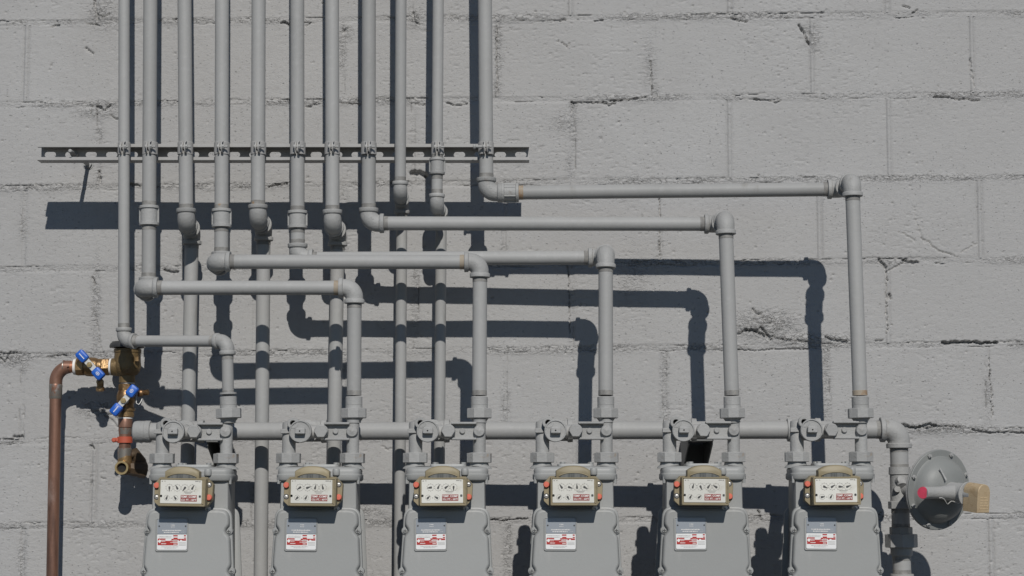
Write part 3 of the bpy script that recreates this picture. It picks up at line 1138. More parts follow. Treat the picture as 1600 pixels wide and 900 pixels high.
# ---------------------------------------------------------------- pipe clamps on the channel
def clamp(label, u, R, style=0):
    c = P(u, 232.5, TD)
    root = thing('pipe_clamp', label, 'clamp', c, 'pipe clamps along the channel')
    rr = R + .0019
    hh = .0158
    for sg in (-1, 1):
        # half strap: a sleeve round one side of the pipe, ending in a fin-like ear in front
        m = MB()
        ths = [math.radians(a_) for a_ in range(-84, 60, 8)] + [math.radians(62)]
        cols = []
        for th_ in ths:                                  # -84 = front, + = towards the channel
            cols.append((sg * math.cos(th_), math.sin(th_)))
        vs, fs = [], []
        zz = [-hh, -hh + .0012, hh - .0012, hh]
        ro = [rr - .0012, rr, rr, rr - .0012]
        for (cx_, sy_) in cols:
            for k_ in range(4):
                vs.append((c.x + cx_ * ro[k_], c.y + sy_ * ro[k_], c.z + zz[k_]))
            vs.append((c.x + cx_ * (R - .0006), c.y + sy_ * (R - .0006), c.z + hh))
            vs.append((c.x + cx_ * (R - .0006), c.y + sy_ * (R - .0006), c.z - hh))
        n_ = len(cols)
        for i in range(n_ - 1):
            for j in range(6):
                fs.append((i * 6 + j, i * 6 + (j + 1) % 6, (i + 1) * 6 + (j + 1) % 6, (i + 1) * 6 + j))
        fs += [tuple(range(6)), tuple(reversed(range(6 * n_ - 6, 6 * n_)))]
        m.add(vs, fs)
        # flange towards the channel on this side
        m.box((c.x + sg * (R * .62), c.y + R * .86, c.z), (.006, .006, hh * 2 - .001), .0012)
        # ear: lens-shaped fin
        prof = []
        for i in range(9):
            a_ = math.pi * i / 8
            prof.append((math.cos(a_) * hh * .98, -R - .0015 - math.sin(a_) ** .8 * .0135))
        prof = [(hh * .98, -R + .004)] + prof + [(-hh * .98, -R + .004)]
        x0, x1 = c.x + sg * .0022, c.x + sg * .0044
        flare = sg * .0012
        k = len(prof)
        vs = [(x0 + (flare * 2 if i in (1, 2, k - 2, k - 3) else 0), c.y + y_, c.z + z_) for i, (z_, y_) in enumerate(prof)]
        vs += [(x1 + (flare * 2 if i in (1, 2, k - 2, k - 3) else 0), c.y + y_, c.z + z_) for i, (z_, y_) in enumerate(prof)]
        m.add(vs, [tuple(range(k)), tuple(reversed(range(k, 2 * k)))] + [(i, (i + 1) % k, k + (i + 1) % k, k + i) for i in range(k)])
        m.build('strap', 'strut', root, ang=30)
    m = MB()
    y = c.y - R - .0085
    m.tube((c.x - .008, y, c.z + .001), (c.x + (.0175 if style == 1 else .014), y, c.z + .001), .0026, 12)
    m.lathe((c.x + .0046, y, c.z + .001), (1, 0, 0), [(0, .0058), (.0045, .0058), (.0050, .0050)], 6)
    m.lathe((c.x - .0046, y, c.z + .001), (-1, 0, 0), [(0, .0050), (.003, .0052), (.0042, .0035)], 14)
    if style == 2:
        m.tube((c.x - .027, y, c.z + .001), (c.x, y, c.z + .001), .0034, 12)
        m.lathe((c.x - .031, y, c.z + .001), (1, 0, 0), [(0, .004), (.001, .0066), (.006, .0066), (.007, .003)], 14)
    m.build('clamp_bolt', 'paint_cast', root)
    return root


CL = [(194, R34, 'clamp around the leftmost thin pipe, at the left of the channel', 0),
      (234.6, R1, 'clamp around the second pipe from the left on the channel', 1),
      (289.7, R1, 'clamp around the third pipe from the left on the channel', 1),
      (346.6, R1, 'clamp around the fourth pipe from the left on the channel', 1),
      (403.8, R1, 'clamp around the fifth pipe from the left on the channel', 1),
      (465.3, R1, 'clamp around the sixth pipe from the left on the channel', 1),
      (519.2, R1, 'clamp around the seventh pipe from the left on the channel', 1),
      (576.2, R1, 'clamp around the eighth pipe from the left on the channel', 1),
      (683.8, R34, 'clamp on thin pipe right above its coupling, second clamp from the right', 1),
      (759.3, R1, 'rightmost clamp on the channel, its long bolt sticking out to the left', 2)]
proto = None
for (u, R, lb, st) in CL:
    if R == R1 and st == 1:
        if proto is None:
            proto = clamp(lb, u, R, st)
        else:
            c = copy_tree(proto)
            c.location = P(u, 232.5, TD)
            c['label'] = lb
    else:
        clamp(lb, u, R, st)

# ---------------------------------------------------------------- header pipe
ha, hb = P(214, 674.5, .192), P(1404, 671.3, .226)
hd_ = (hb - ha).normalized()
hdr = thing('header_pipe', 'thick horizontal gas header pipe feeding the row of meters, capped at its left end', 'pipe', ha)
pipe(hdr, ha + hd_ * .01, hb - hd_ * ARM[R114] * .95, R114, ta=False)
m = MB()
m.lathe(ha - hd_ * .010, hd_, [(0, .012), (.0015, .0205), (.004, .0245), (.010, .0262), (.030, .0262), (.0305, .0258), (.031, .0268),
                               (.0425, .0268), (.044, .0255), (.0445, .0215)], 32)
m.build('end_cap', 'paint_cast', hdr)
hdown = (P(1409.5, 900, .226) - hb).normalized()
elbow(hdr, hb, -hd_, hdown, R114)


def hp(v):
    q = P(1404 + (v - 700) * .03, v, .226)
    t = (q - hb).dot(hdown)
    return hb + hdown * t


pipe(hdr, hb + hdown * ARM[R114] * .95, hp(733), R114, name='nipple')

# meter connections hang off the header: copied per meter, so the tees are parts of the header
MD = [.331, .337, .341, .345, .350, .355]
Xc4 = P(897.8, 690, .345).x
XM = [(-462 + 184.75 * i) / 619.0 for i in range(6)]
sh4 = Xc4 - XM[3]
XM = [x_ + sh4 for x_ in XM]
zrow = [hp_ for hp_ in range(6)]


def hdr_at(x):
    t = (x - ha.x) / hd_.x
    return ha + hd_ * t


dx_valve = P(868, 673, .385).x - Xc4
for i in range(6):
    c = hdr_at(XM[i] + dx_valve + .006)
    m = MB()
    m.lathe(c - hd_ * .040, hd_, [(0, R114 * 1.02), (.0005, R114 * 1.30), (.012, R114 * 1.33), (.014, R114 * 1.18), (.066, R114 * 1.18),
                                  (.068, R114 * 1.33), (.0795, R114 * 1.30), (.080, R114 * 1.02)], 28)
    m.lathe(c, Vector((0, -1, 0)), [(0, R114 * 1.1), (.030, R114 * 1.1), (.031, R114 * 1.22), (.041, R114 * 1.22), (.042, R1),
                                    (.075, R1)], 26)
    m.build('tee', 'paint_cast', hdr)

# ---------------------------------------------------------------- meter bar with lock valve (built for meter 4, then copied)
DL = .345
ORD = ['first', 'second', 'third', 'fourth', 'fifth', 'sixth']
PLACE = ['above the leftmost meter, beside the capped header end', 'above the second meter from the left',
         'above the third meter from the left', 'above the fourth meter from the left',
         'above the fifth meter, in front of the dark bracket', 'above the rightmost meter, next to the header elbow']
bar = thing('meter_bar', 'grey valve and meter bar ' + PLACE[3], 'valve', (Xc4, -DL, P(898, 722, DL).z),
            'valve bars above the meters')
m = MB()
a, b = P(848, 655, DL), P(848, 709, DL)
m.lathe(P(847.5, 657, DL), (0, 0, -1), [(0, .008), (.003, .0145), (.008, .016), ((a - b).length, .016)], 26)
m.build('inlet_leg', 'paint_cast', bar)
MB().box(P(842.5, 673, DL + .014), (.020, .012, .0105), .0012).build('lug', 'paint_cast', bar)
m = MB()
m.tube(P(947.5, 655, DL), P(947.5, 709, DL), .0145, 26)
m.build('outlet_leg', 'paint_cast', bar)
m = MB()
m.lathe(P(947.5, 658.0, DL), (0, 0, -1), [(0, .0135), (.001, .0165), (.003, .0165), (.004, .0145)], 26)
m.build('collar', 'paint_cast', bar)
for (u, nm) in ((847.2, 0), (947.3, 1)):
    m = MB()
    q = P(u, 707.5, DL)
    m.hexnut(q, (0, 0, -1), .0300, .0225, .0012, 8, phase=math.pi / 8 + (.12 if nm else .05))
    m.lathe(q + Vector((0, 0, .0015)), (0, 0, -1), [(0, .018), (.0005, .0235), (.003, .0245)], 26)
    m.build('swivel_nut', 'paint_cast', bar)
    m = MB()
    m.lathe(q + Vector((0, 0, -.0222)), (0, 0, -1), [(0, .021), (.006, .021)], 26)
    m.build('gasket', 'darksteel', bar)
# valve disc facing the viewer
DV = DL + .036
fwd = Vector((0, -1, 0))
m = MB()
c = P(868, 673, DV)
r0 = .0262
m.lathe(c - fwd * .045, fwd, [(0, .018), (.010, .0215), (.024, .0215), (.030, r0), (.0445, r0), (.046, r0 - .0012), (.046, r0 - .003),
                              (.0435, r0 - .0036), (.0435, r0 - .006), (.0435, 0.0)], 36, caps=False)
m.build('valve_disc', 'paint_cast', bar)
m = MB()
m.box(c + fwd * .005 + Vector((.0005, 0, .0005)), (.0235, .016, .0145), .002)
m.lathe(c + fwd * .0128 + Vector((0, 0, .0005)), fwd, [(0, .0019), (.0006, .0019)], 12, 1)  # near-black dot on the face, painted as the shade of a drilled centre
m.build('square_plug', ['paint_cast', 'hole_shade'], bar)
# lock wing: ring with a real opening, backed by a near-black disc
m = MB()
w0 = P(856.3, 660.5, DV - .012)
ro, ri, k = .0137, .0068, 28
vs, fs = [], []
for (rr_, h_) in ((ro, 0), (ro, .010), (ro - .0012, .0112), (ri + .0008, .0112), (ri, .0105), (ri, 0)):
    for i in range(k):
        a_ = 2 * math.pi * i / k
        vs.append(w0 + Vector((rr_ * math.cos(a_), -h_, rr_ * math.sin(a_))))
for j in range(6):
    for i in range(k):
        fs.append((j * k + i, j * k + (i + 1) % k, ((j + 1) % 6) * k + (i + 1) % k, ((j + 1) % 6) * k + i))
m.add(vs, fs)
# web of metal back to the valve body
m.sweep([w0 + Vector((0, .004, 0)), (w0 + c) / 2 + Vector((0, .012, 0)), c + Vector((0, .02, 0))], [.0118, .013, .015], 16)
m.build('lock_wing', 'paint_cast', bar)
MB().lathe(w0 + Vector((0, .001, 0)), (0, -1, 0), [(0, .0066), (.001, .0066)], 20).build('wing_hole_shade', 'hole_shade', bar)  # near-black disc closes the ring, its inner shade put into the colour
# union plug with hexagon head
c2 = P(899.6, 673, DL + .026)
m = MB()
m.lathe(c2 - fwd * .055, fwd, [(0, .0135), (.020, .0155), (.034, .0165), (.050, .0165), (.052, .015)], 28)
m.build('plug_body', 'paint_cast', bar)
m = MB()
m.hexnut(c2 - fwd * .004, fwd, .0157, .012, .0014, 6, phase=0)
m.build('hex_head', 'paint_cast', bar)
m = MB()
m.tube(P(872, 674, DL), P(902, 673.5, DL), .0155, 24)
m.build('valve_body', 'paint_cast', bar)
# stub back to the header
m = MB()
m.tube(P(868, 674, DL), P(868, 674, DL) + Vector((0, .075, 0)), .0165, 24)
m.build('inlet_stub', 'paint_cast', bar)
# bar channel
xa, xb = P(903, 673, DL).x, P(943, 673, DL).x
zt_, zb_ = P(900, 661, DL).z, P(900, 685.5, DL).z
m = MB()
m.box(((xa + xb) / 2, -(DL + .004), (zt_ + zb_) / 2), (xb - xa, .006, zt_ - zb_ - .001), .001)
m.box(((xa + xb) / 2, -(DL + .010), zt_), (xb - xa, .022, .0055), .0015)
m.box(((xa + xb) / 2, -(DL + .010), zb_), (xb - xa, .022, .0055), .0015)
m.build('bar_channel', 'paint_cast', bar)
m = MB()
m.lathe(P(921, 673, DL + .007), fwd, [(0, .0068), (.004, .0066), (.0055, .005)], 18)
m.build('rivet', 'paint_cast', bar)
c3 = P(947.3, 673, DL + .012)
m = MB()
m.lathe(c3 - fwd * .012, fwd, [(0, .0135), (.016, .0135), (.0185, .0130), (.020, .0115), (.0205, .004), (.0210, .003), (.0212, 0)], 30)
m.build('outlet_boss', 'paint_cast', bar)

bar_roots = []
for i in range(6):
    if i == 3:
        c = bar
    else:
        c = copy_tree(bar)
    dz = hdr_at(XM[i]).z - hdr_at(XM[3]).z
    c.location = (XM[i], -MD[i], P(898, 722, DL).z + dz)
    c['label'] = 'grey valve and meter bar ' + PLACE[i]
    bar_roots.append(c)

# ---------------------------------------------------------------- gas meter (meter 4)
MLAB = ['leftmost gas meter, beside the brass valves and under the capped header end',
        'second gas meter from the left, with a vertical pipe on its left',
        'third gas meter from the left, thin pipes behind it',
        'fourth gas meter from the left, its shadow on bare wall to its left',
        'fifth gas meter from the left, under the dark header bracket',
        'rightmost gas meter, beside the regulator and header downpipe']
DF = .400                                       # flange plane
root = thing('gas_meter', MLAB[3], 'gas meter', (Xc4, -DL, P(898, 1004, DL).z), 'gas meters in a row')
X_, Z_ = Vector((1, 0, 0)), Vector((0, 0, 1))


def pts2(lst, d, rads, n=5):
    q = [P(u, v, d) for (u, v) in lst]
    return rpoly([(p.x, p.z) for p in q], rads, n)


cover_px = [(821, 998), (977.5, 998), (966, 792.0), (833.5, 792.0)]
O0 = Vector((0, 0, 0))
m = MB()
ol = pts2(cover_px, .415, [.024, .024, .026, .026], 7)
# loft along -y : frame ux = x, uy = z, un = -y ; stages use distances from y = 0
m.loft(ol, [(.004, .395), (.0, .397), (0, .4100), (.0015, .4118), (.006, .4122)], O0, X_, Z_, fwd)
SCR = [(835.3, 829), (963.2, 829), (831, 892), (968.3, 892), (828, 958), (971, 958)]
sp = [P(u, v, .4135) for (u, v) in SCR]
ctr = (sum(p[0] for p in ol) / len(ol), sum(p[1] for p in ol) / len(ol))
dense = []
for i in range(len(ol)):
    a_, b_ = Vector(ol[i]), Vector(ol[(i + 1) % len(ol)])
    n_ = max(1, int((b_ - a_).length / .0022))
    for j in range(n_):
        dense.append(a_.lerp(b_, j / n_))
inn = []
K_ = len(dense)
for i in range(K_):
    t_ = (dense[(i + 1) % K_] - dense[i - 1]).normalized()
    p_ = dense[i] + Vector((-t_.y, t_.x)) * .0040
    for q_ in sp:
        d_ = Vector((p_.x - q_.x, p_.y - q_.z))
        rr_ = .0088
        if abs(d_.y) < rr_:
            inward = 1 if q_.x < ctr[0] else -1
            need = math.sqrt(rr_ * rr_ - d_.y * d_.y)
            need *= float(sstep(0, .5, 1 - abs(d_.y) / rr_))
            if (p_.x - q_.x) * inward < need and abs(p_.x - q_.x) < .03:
                p_ = Vector((q_.x + inward * max(need, (p_.x - q_.x) * inward), p_.y))
    inn.append((p_.x, p_.y))
for _ in range(10):
    inn = [((inn[i - 1][0] + 2 * inn[i][0] + inn[(i + 1) % K_][0]) / 4, (inn[i - 1][1] + 2 * inn[i][1] + inn[(i + 1) % K_][1]) / 4) for i in range(K_)]
inn = inn[::2]
m.loft(inn, [(0, .4110), (0, .4150), (.0006, .4190), (.0018, .4228), (.0034, .4253), (.0054, .4267), (.0070, .4271), (.0078, .4271)], O0, X_, Z_, fwd)
m.build('front_cover', 'meter', root, ang=50)
# rear diaphragm cover (mirror of the front)
m = MB()
m.loft(ol, [(.020, .255), (.010, .262), (.006, .276), (0, .279), (0, .285), (.004, .287)], O0, X_, Z_, fwd)
m.build('rear_cover', 'meter', root, ang=50)
# centre casting
m = MB()
ol2 = pts2([(836, 1000), (962, 1000), (957, 741), (839.5, 741)], .36, [.012, .012, .006, .006], 4)
m.loft(ol2, [(.002, .284), (0, .287), (0, .392), (.002, .396)], O0, X_, Z_, fwd)
m.build('centre_casting', 'meter', root)
# top casting with rounded rim
cx_, dx_ = (P(832.5, 737, DL).x + P(963, 737, DL).x) / 2, (P(963, 737, DL).x - P(832.5, 737, DL).x) / 2
zt0, zt1 = P(898, 748.5, DL + .06).z, P(898, 729, DL + .05).z
m = MB()
olt = rrect(cx_ - dx_, -.062, cx_ + dx_, .058, .022, 6)
H_ = zt1 - zt0
m.loft(olt, [(.0035, -.0035), (0, .0005), (0, H_ * .38), (.0022, H_ * .42), (.0028, H_ * .55), (.0022, H_ * .72), (.006, H_ * .93),
             (.016, H_), (.04, H_ + .002)], Vector((0, -DL, zt0)), X_, Vector((0, 1, 0)), Z_)
m.build('top_casting', 'meter', root, ang=50)
# raised handhole plate between the nuts, with bolts
m = MB()
xa, xb = P(871, 725, DL).x, P(927, 725, DL).x
zp = zt1 - .001
m.loft(rrect(xa, -.030, xb, .034, .010, 4), [(0, 0), (0, .0065), (.001, .0078)], Vector((0, -DL, zp)), X_, Vector((0, 1, 0)), Z_)
m.build('top_plate', 'meter', root)
for (u, dd) in ((879, -.022), (923, -.022), (879, .026), (923, .026)):
    m = MB()
    m.hexnut(Vector((P(u, 725, DL).x, -DL + dd, zp + .0075)), (0, 0, 1), .0062, .0045, .0006)
    m.build('plate_bolt', 'meter', root)
# bosses below the swivel nuts
for u in (847.2, 947.3):
    m = MB()
    q = P(u, 724, DL)
    q.z = zt1 - .004
    m.lathe(q, (0, 0, 1), [(0, .030), (.004, .0275), (.0075, .0225), (P(u, 724, DL).z - zt1 + .006, .0215)], 28)
    m.build('spud', 'meter', root)
# lug with a bolt hanging in front of the top casting
m = MB()
q = P(927.5, 731, DL + .062)
m.lathe(q, (0, 0, -1), [(0, .004), (.001, .0075), (.004, .0085), (.014, .0085), (.016, .0075), (.0165, .004)], 18)
m.build('index_lug', 'meter', root)
# side rib at the casting's right
m = MB()
for (u) in (836.5, 961):
    m.tube(P(u, 745, DL + .05), P(u, 755, DL + .05), .0035, 10)
m.build('drip_lugs', 'meter', root)


# cover screws in dimpled bosses
def screw(parent, p, r=.0062, mt='meter', boss=True):
    m = MB()
    if boss:
        m.lathe(p, fwd, [(-.016, r * 1.55), (.001, r * 1.55), (.0022, r * 1.35)], 18)
    m.lathe(p + fwd * .002, fwd, [(0, r), (.0022, r), (.0034, r * .8), (.0038, 0)], 16)
    m.box(p + fwd * .0058, (r * 1.3, .0008, r * .28), .0001, mi=1)
    m.box(p + fwd * .00585, (r * .28, .0008, r * 1.3), .0001, mi=1)
    return m.build('screw', [mt, 'print'], parent)


for (u, v) in SCR:
    screw(root, P(u, v, .4135), .0056)
screw(root, P(929.8, 795, .419), .0045, 'zinc')

# name plate
DP = .4271
m = MB()
q0, q1 = P(849.8, 861, DP), P(901.2, 808, DP)
m.loft(rrect(q0.x, q0.z, q1.x, q1.z, .005, 5), [(0, .426), (0, DP + .0018), (.0010, DP + .0028), (.0024, DP + .0028), (.003, DP + .0014)],
       O0, X_, Z_, fwd)
plate = m.build('name_plate', 'meter', root, at=P(875.5, 834.5, DP))
m = MB()
q0, q1 = P(853, 833.3, DP), P(899.2, 809.8, DP)
m.loft(rrect(q0.x, q0.z, q1.x, q1.z, .003, 4), [(0, DP + .0012), (0, DP + .0026)], O0, X_, Z_, fwd)
m.build('metal_tag', 'nameplate', plate)
m = MB()
q0, q1 = P(852.8, 858, DP), P(899.4, 834, DP)
m.loft(rrect(q0.x, q0.z, q1.x, q1.z, .003, 4), [(0, DP + .0012), (0, DP + .0027)], O0, X_, Z_, fwd)
m.build('sticker', 'label', plate)


def flat(m, u0, v0, u1, v1, d, mi=0, th=.0003):
    a_, b_ = P(u0, v1, d), P(u1, v0, d)
    m.box(((a_.x + b_.x) / 2, a_.y - th / 2, (a_.z + b_.z) / 2), (b_.x - a_.x, th, b_.z - a_.z), 0.00002, mi=mi)


def nrect(m, x0, y0, x1, y1, s, ox, oy, d, mi=0, th=.0003):
    flat(m, ox + x0 / s, oy + y0 / s, ox + x1 / s, oy + y1 / s, d, mi, th)


DS = DP + .0028
S9 = 900 / 70.0
m = MB()
for (x0, y0, x1, y1) in ((180, 520, 335, 545), (180, 545, 210, 650), (240, 560, 340, 600), (240, 570, 430, 655), (180, 600, 250, 652),
                         (340, 565, 480, 655), (430, 560, 470, 575), (480, 605, 580, 655), (490, 450, 580, 475), (495, 500, 580, 560),
                         (455, 525, 500, 555), (580, 525, 690, 545), (600, 545, 630, 565), (670, 530, 750, 562), (705, 450, 745, 475),
                         (705, 500, 750, 520), (480, 575, 580, 590)):
    nrect(m, x0, y0, x1, y1, S9, 840, 800, DS + random.uniform(0, .00008))
m.build('red_printing', 'labelred', plate)
m = MB()
rr = random.Random(3)
q = P(856.8, 844.6, DS)
m.lathe(q + fwd * .0006, fwd, [(0, .0042), (.0002, .0042)], 4)
for (xa_, xb_, y_, h_) in ((435, 565, 590, 12), (260, 330, 572, 14), (250, 350, 615, 18), (500, 570, 622, 20), (500, 570, 542, 12)):
    x_ = xa_
    while x_ < xb_:
        w_ = rr.uniform(8, 20)
        nrect(m, x_, y_, min(x_ + w_, xb_), y_ + h_, S9, 840, 800, DS + .0005)
        x_ += w_ + 7
for (xa_, xb_, y_, h_) in ((270, 640, 345, 22), (300, 600, 385, 20), (440, 515, 240, 16), (440, 515, 280, 14), (640, 710, 350, 6),
                           (650, 710, 390, 6)):
    x_ = xa_
    while x_ < xb_:
        w_ = rr.uniform(7, 22)
        nrect(m, x_, y_ + rr.uniform(0, 5), min(x_ + w_, xb_), y_ + h_, S9, 840, 800, DP + .00262 + .0003)
        x_ += w_ + rr.uniform(4, 12)
m.build('white_lettering', 'whiteprint', plate)
m = MB()
for (x_, y_) in ((203, 270), (735, 270)):
    m.lathe(P(840 + x_ / S9, 800 + y_ / S9, DP + .0026), fwd, [(0, .0019), (.0008, .0017)], 12)
for k_ in range(3):
    nrect(m, 600, 600 + k_ * 25, 745, 604 + k_ * 25, S9, 840, 800, DS + .0002, 1)
for (xa_, xb_, y_) in ((200, 460, 470), (200, 450, 500), (260, 600, 680), (320, 560, 705)):
    x_ = xa_
    while x_ < xb_:
        w_ = rr.uniform(8, 20)
        nrect(m, x_, y_, min(x_ + w_, xb_), y_ + 9, S9, 840, 800, DS + .0002, 1)
        x_ += w_ + 10
m.build('dark_printing', ['print', 'thinprint'], plate)['kind'] = 'stuff'

# index: back plate with cut corners, box, domed top, dial
DI = .482
m = MB()
bp = pts2([(849.5, 783), (858, 791), (932, 791), (941, 780), (942, 756), (931, 744), (859, 744), (850, 754)], .45, [.003] * 8, 3)
m.loft(bp, [(0, .425), (0, .449), (.0008, .4505)], O0, X_, Z_, fwd)
back = m.build('index_flange', 'cover', root)
m = MB()
bx = pts2([(860.3, 789.8), (934, 789.8), (934, 745.8), (860.3, 745.8)], DI, [.0025] * 4, 3)
m.loft(bx, [(-.0012, .448), (0, DI - .001), (.0006, DI), (.0028, DI), (.0036, DI - .0014)], O0, X_, Z_, fwd)
idx = m.build('index_cover', 'cover', root, at=P(897, 768, .465))
m = MB()
arc = []
q0, q1 = P(868.5, 747, DI - .004), P(923, 747, DI - .004)
ztop = P(896, 727.3, DI - .008).z
n_ = 16
for i in range(n_ + 1):
    s_ = -1 + 2 * i / n_
    hh = (1 - abs(s_) ** 2.6 * .42)
    arc.append(((q0.x + q1.x) / 2 - s_ * (q1.x - q0.x) / 2, q0.z + (ztop - q0.z) * hh))
arc = [(q0.x, q0.z - .001), (q1.x, q0.z - .001)] + arc
m.loft(arc, [(0, .446), (0, DI - .012), (.0012, DI - .0055), (.0045, DI - .0030)], O0, X_, Z_, fwd)
m.build('cover_dome', 'cover', idx)
m = MB()
arc = []
q0, q1 = P(873.5, 747.7, DI), P(919, 747.7, DI)
ztop = P(896, 739.6, DI).z
for i in range(n_ + 1):
    s_ = -1 + 2 * i / n_
    arc.append(((q0.x + q1.x) / 2 - s_ * (q1.x - q0.x) / 2 * (1 - .04), q0.z + (ztop - q0.z) * (1 - abs(s_) ** 2.4 * .6)))
arc = [(q0.x, q0.z - .0005), (q1.x, q0.z - .0005)] + arc
m.loft(arc, [(0, DI - .006), (0, DI - .0012), (.0004, DI - .0008)], O0, X_, Z_, fwd)
m.build('index_window', 'window', idx)
m = MB()
# fine bead over the window
bead = []
for i in range(n_ + 1):
    s_ = -1 + 2 * i / n_
    bead.append(Vector(((q0.x + q1.x) / 2 - s_ * (q1.x - q0.x) / 2, -(DI - .0010), q0.z + (ztop - q0.z) * (1.12 - abs(s_) ** 2.4 * .6))))
m.sweep(bead, .0009, 8)
m.build('window_rim', 'cover', idx)
m = MB()
q0, q1 = P(863.5, 785.3, DI), P(928.2, 748.8, DI)
m.loft(rrect(q0.x, q0.z, q1.x, q1.z, .0012, 3), [(0, DI - .004), (0, DI - .0004)], O0, X_, Z_, fwd)
m.build('dial_plate', 'dial', idx)
DD = DI - .0004
m = MB()


def ring(m, c, ro, ri, k=24, mi=0, h=.0002):
    vs, fs = [], []
    for (rr_, hh) in ((ro, 0), (ro, h), (ri, h), (ri, 0)):
        for i in range(k):
            a_ = 2 * math.pi * i / k
            vs.append(c + Vector((rr_ * math.cos(a_), -hh, rr_ * math.sin(a_))))
    for j in range(3):
        for i in range(k):
            fs.append((j * k + i, j * k + (i + 1) % k, (j + 1) * k + (i + 1) % k, (j + 1) * k + i))
    m.add(vs, fs, mi)


dials = [(877.5, 761), (889.6, 761), (901.6, 761), (913.6, 761)]
small = [(873.7, 777), (887.3, 777)]
for (u, v) in dials:
    ring(m, P(u, v, DD), .0078, .0073)
    for k_ in range(10):
        a_ = 2 * math.pi * k_ / 10
        c_ = P(u, v, DD) + Vector((math.sin(a_), 0, math.cos(a_))) * .0087
        m.box(c_ - Vector((0, .0002, 0)), (.0009, .0003, .0012), .00002)
for (u, v) in small:
    ring(m, P(u, v, DD), .0064, .0058)
for (x0, y0, x1, y1) in ((240, 362, 262, 382), (290, 362, 315, 374), (870, 358, 935, 374), (945, 360, 970, 380), (670, 565, 815, 577),
                         (690, 592, 800, 600), (422, 680, 438, 696)):
    nrect(m, x0, y0, x1, y1, 12, 845, 720, DD)
m.build('dial_printing', 'thinprint', idx)
m = MB()
for u in (864.8, 925.6):
    m.lathe(P(u, 774, DD), fwd, [(0, .0028), (.0006, .0026)], 14)
    flat(m, u - 1.5, 772.4, u + 1.5, 775.8, DD, th=.0006)
m.build('dial_clip', 'window', idx)
m = MB()
flat(m, 895.5, 772.2, 921, 782.2, DD, 0, .0003)
m.build('red_panel', 'redprint', idx)


def text_mesh(name, body, size, loc, parent, m_, ext=.0002, bold=0.0):
    cu = bpy.data.curves.new(name, 'FONT')
    cu.body = body
    cu.size = size
    cu.extrude = ext
    cu.offset = bold
    cu.align_x = 'CENTER'
    cu.align_y = 'CENTER'
    cu.resolution_u = 2
    ob = bpy.data.objects.new(name, cu)
    COL.objects.link(ob)
    dg = bpy.context.evaluated_depsgraph_get()
    me_ = bpy.data.meshes.new_from_object(ob.evaluated_get(dg))
    bpy.data.objects.remove(ob)
    me_.materials.clear()
    me_.materials.append(M[m_])
    o_ = bpy.data.objects.new(name, me_)
    COL.objects.link(o_)
    o_.parent = parent
    o_.rotation_euler = (math.pi / 2, 0, 0)
    o_.location = Vector(loc) - worg(parent)
    return o_


text_mesh('lettering', 'TEMP. COMP.', .0062, P(908.3, 775, DD + .0006), idx, 'whiteprint', bold=.00012)
text_mesh('lettering', 'CU. FT. - 60\u00b0F', .0058, P(908.3, 779.8, DD + .0006), idx, 'whiteprint', bold=.00012)

ANG = [[180, -30, 215, 28, 20, -35], [235, 70, 15, -15, 225, 30], [262, 25, 55, 180, 45, -60], [-35, 110, -5, 120, 45, 150],
       [15, 155, 35, -60, 30, 50], [115, 60, 95, 70, 80, 30]]
for k_, (u, v) in enumerate(dials + small):
    c_ = P(u, v, DD)
    L_ = .0072 if k_ < 4 else .0056
    m = MB()
    w_ = .0019
    vs = [(-w_, 0, -.0032), (w_, 0, -.0032), (w_ * 1.1, 0, 0), (.0004, 0, L_), (-.0004, 0, L_), (-w_ * 1.1, 0, 0)]
    vv = [c_ + Vector((a_[0], -.0009, a_[2])) for a_ in vs] + [c_ + Vector((a_[0], -.0014, a_[2])) for a_ in vs]
    k = 6
    m.add(vv, [tuple(range(k)), tuple(reversed(range(k, 2 * k)))] + [(i, (i + 1) % k, k + (i + 1) % k, k + i) for i in range(k)])
    m.lathe(c_, fwd, [(0, .0009), (.002, .0009)], 10)
    o_ = m.build('pointer', 'pointer', idx, at=c_)
    o_['_k'] = k_
# seal plugs and screws on the index flange
for (u, v) in ((853.6, 757.3), (935.8, 776.2)):
    m = MB()
    m.lathe(P(u, v, .449), fwd, [(0, .0072), (.004, .0072), (.0065, .0068), (.008, .0055), (.0083, 0)], 22)
    m.build('seal_plug', 'redplug', root)
for (u, v) in ((935.5, 756.3), (853.6, 775.3)):
    ring_c = P(u, v, .4495)
    m = MB()
    m.lathe(ring_c, fwd, [(0, .0065), (.001, .0065), (.0011, .0046)], 20, 1)
    m.lathe(ring_c + fwd * .0005, fwd, [(0, .0045), (.002, .0042), (.003, .0028), (.0032, 0)], 16)
    m.box(ring_c + fwd * .0040, (.0052, .0008, .0012), .0001, mi=1)
    m.build('flange_screw', ['zinc', 'print'], root)

for i in range(6):
    c = root if i == 3 else copy_tree(root)
    dz = hdr_at(XM[i]).z - hdr_at(XM[3]).z
    c.location = (XM[i], -MD[i], P(898, 1004, DL).z + dz)
    c['label'] = MLAB[i]
    for ch in c.children:
        if ch.name.startswith('name_plate'):
            ch.rotation_euler = (0, math.radians((0, .7, -.5, .2, -.3, .6)[i]), 0)
        if ch.name.startswith('index_cover'):
            ch.rotation_euler = (0, math.radians((.9, .5, -.3, 0, .4, -.4)[i]), 0)
            for p_ in ch.children:
                if '_k' in p_:
                    p_.rotation_euler = (0, math.radians(ANG[i][p_['_k']]), 0)
for o_ in bpy.data.objects:
    if '_k' in o_:
        del o_['_k']


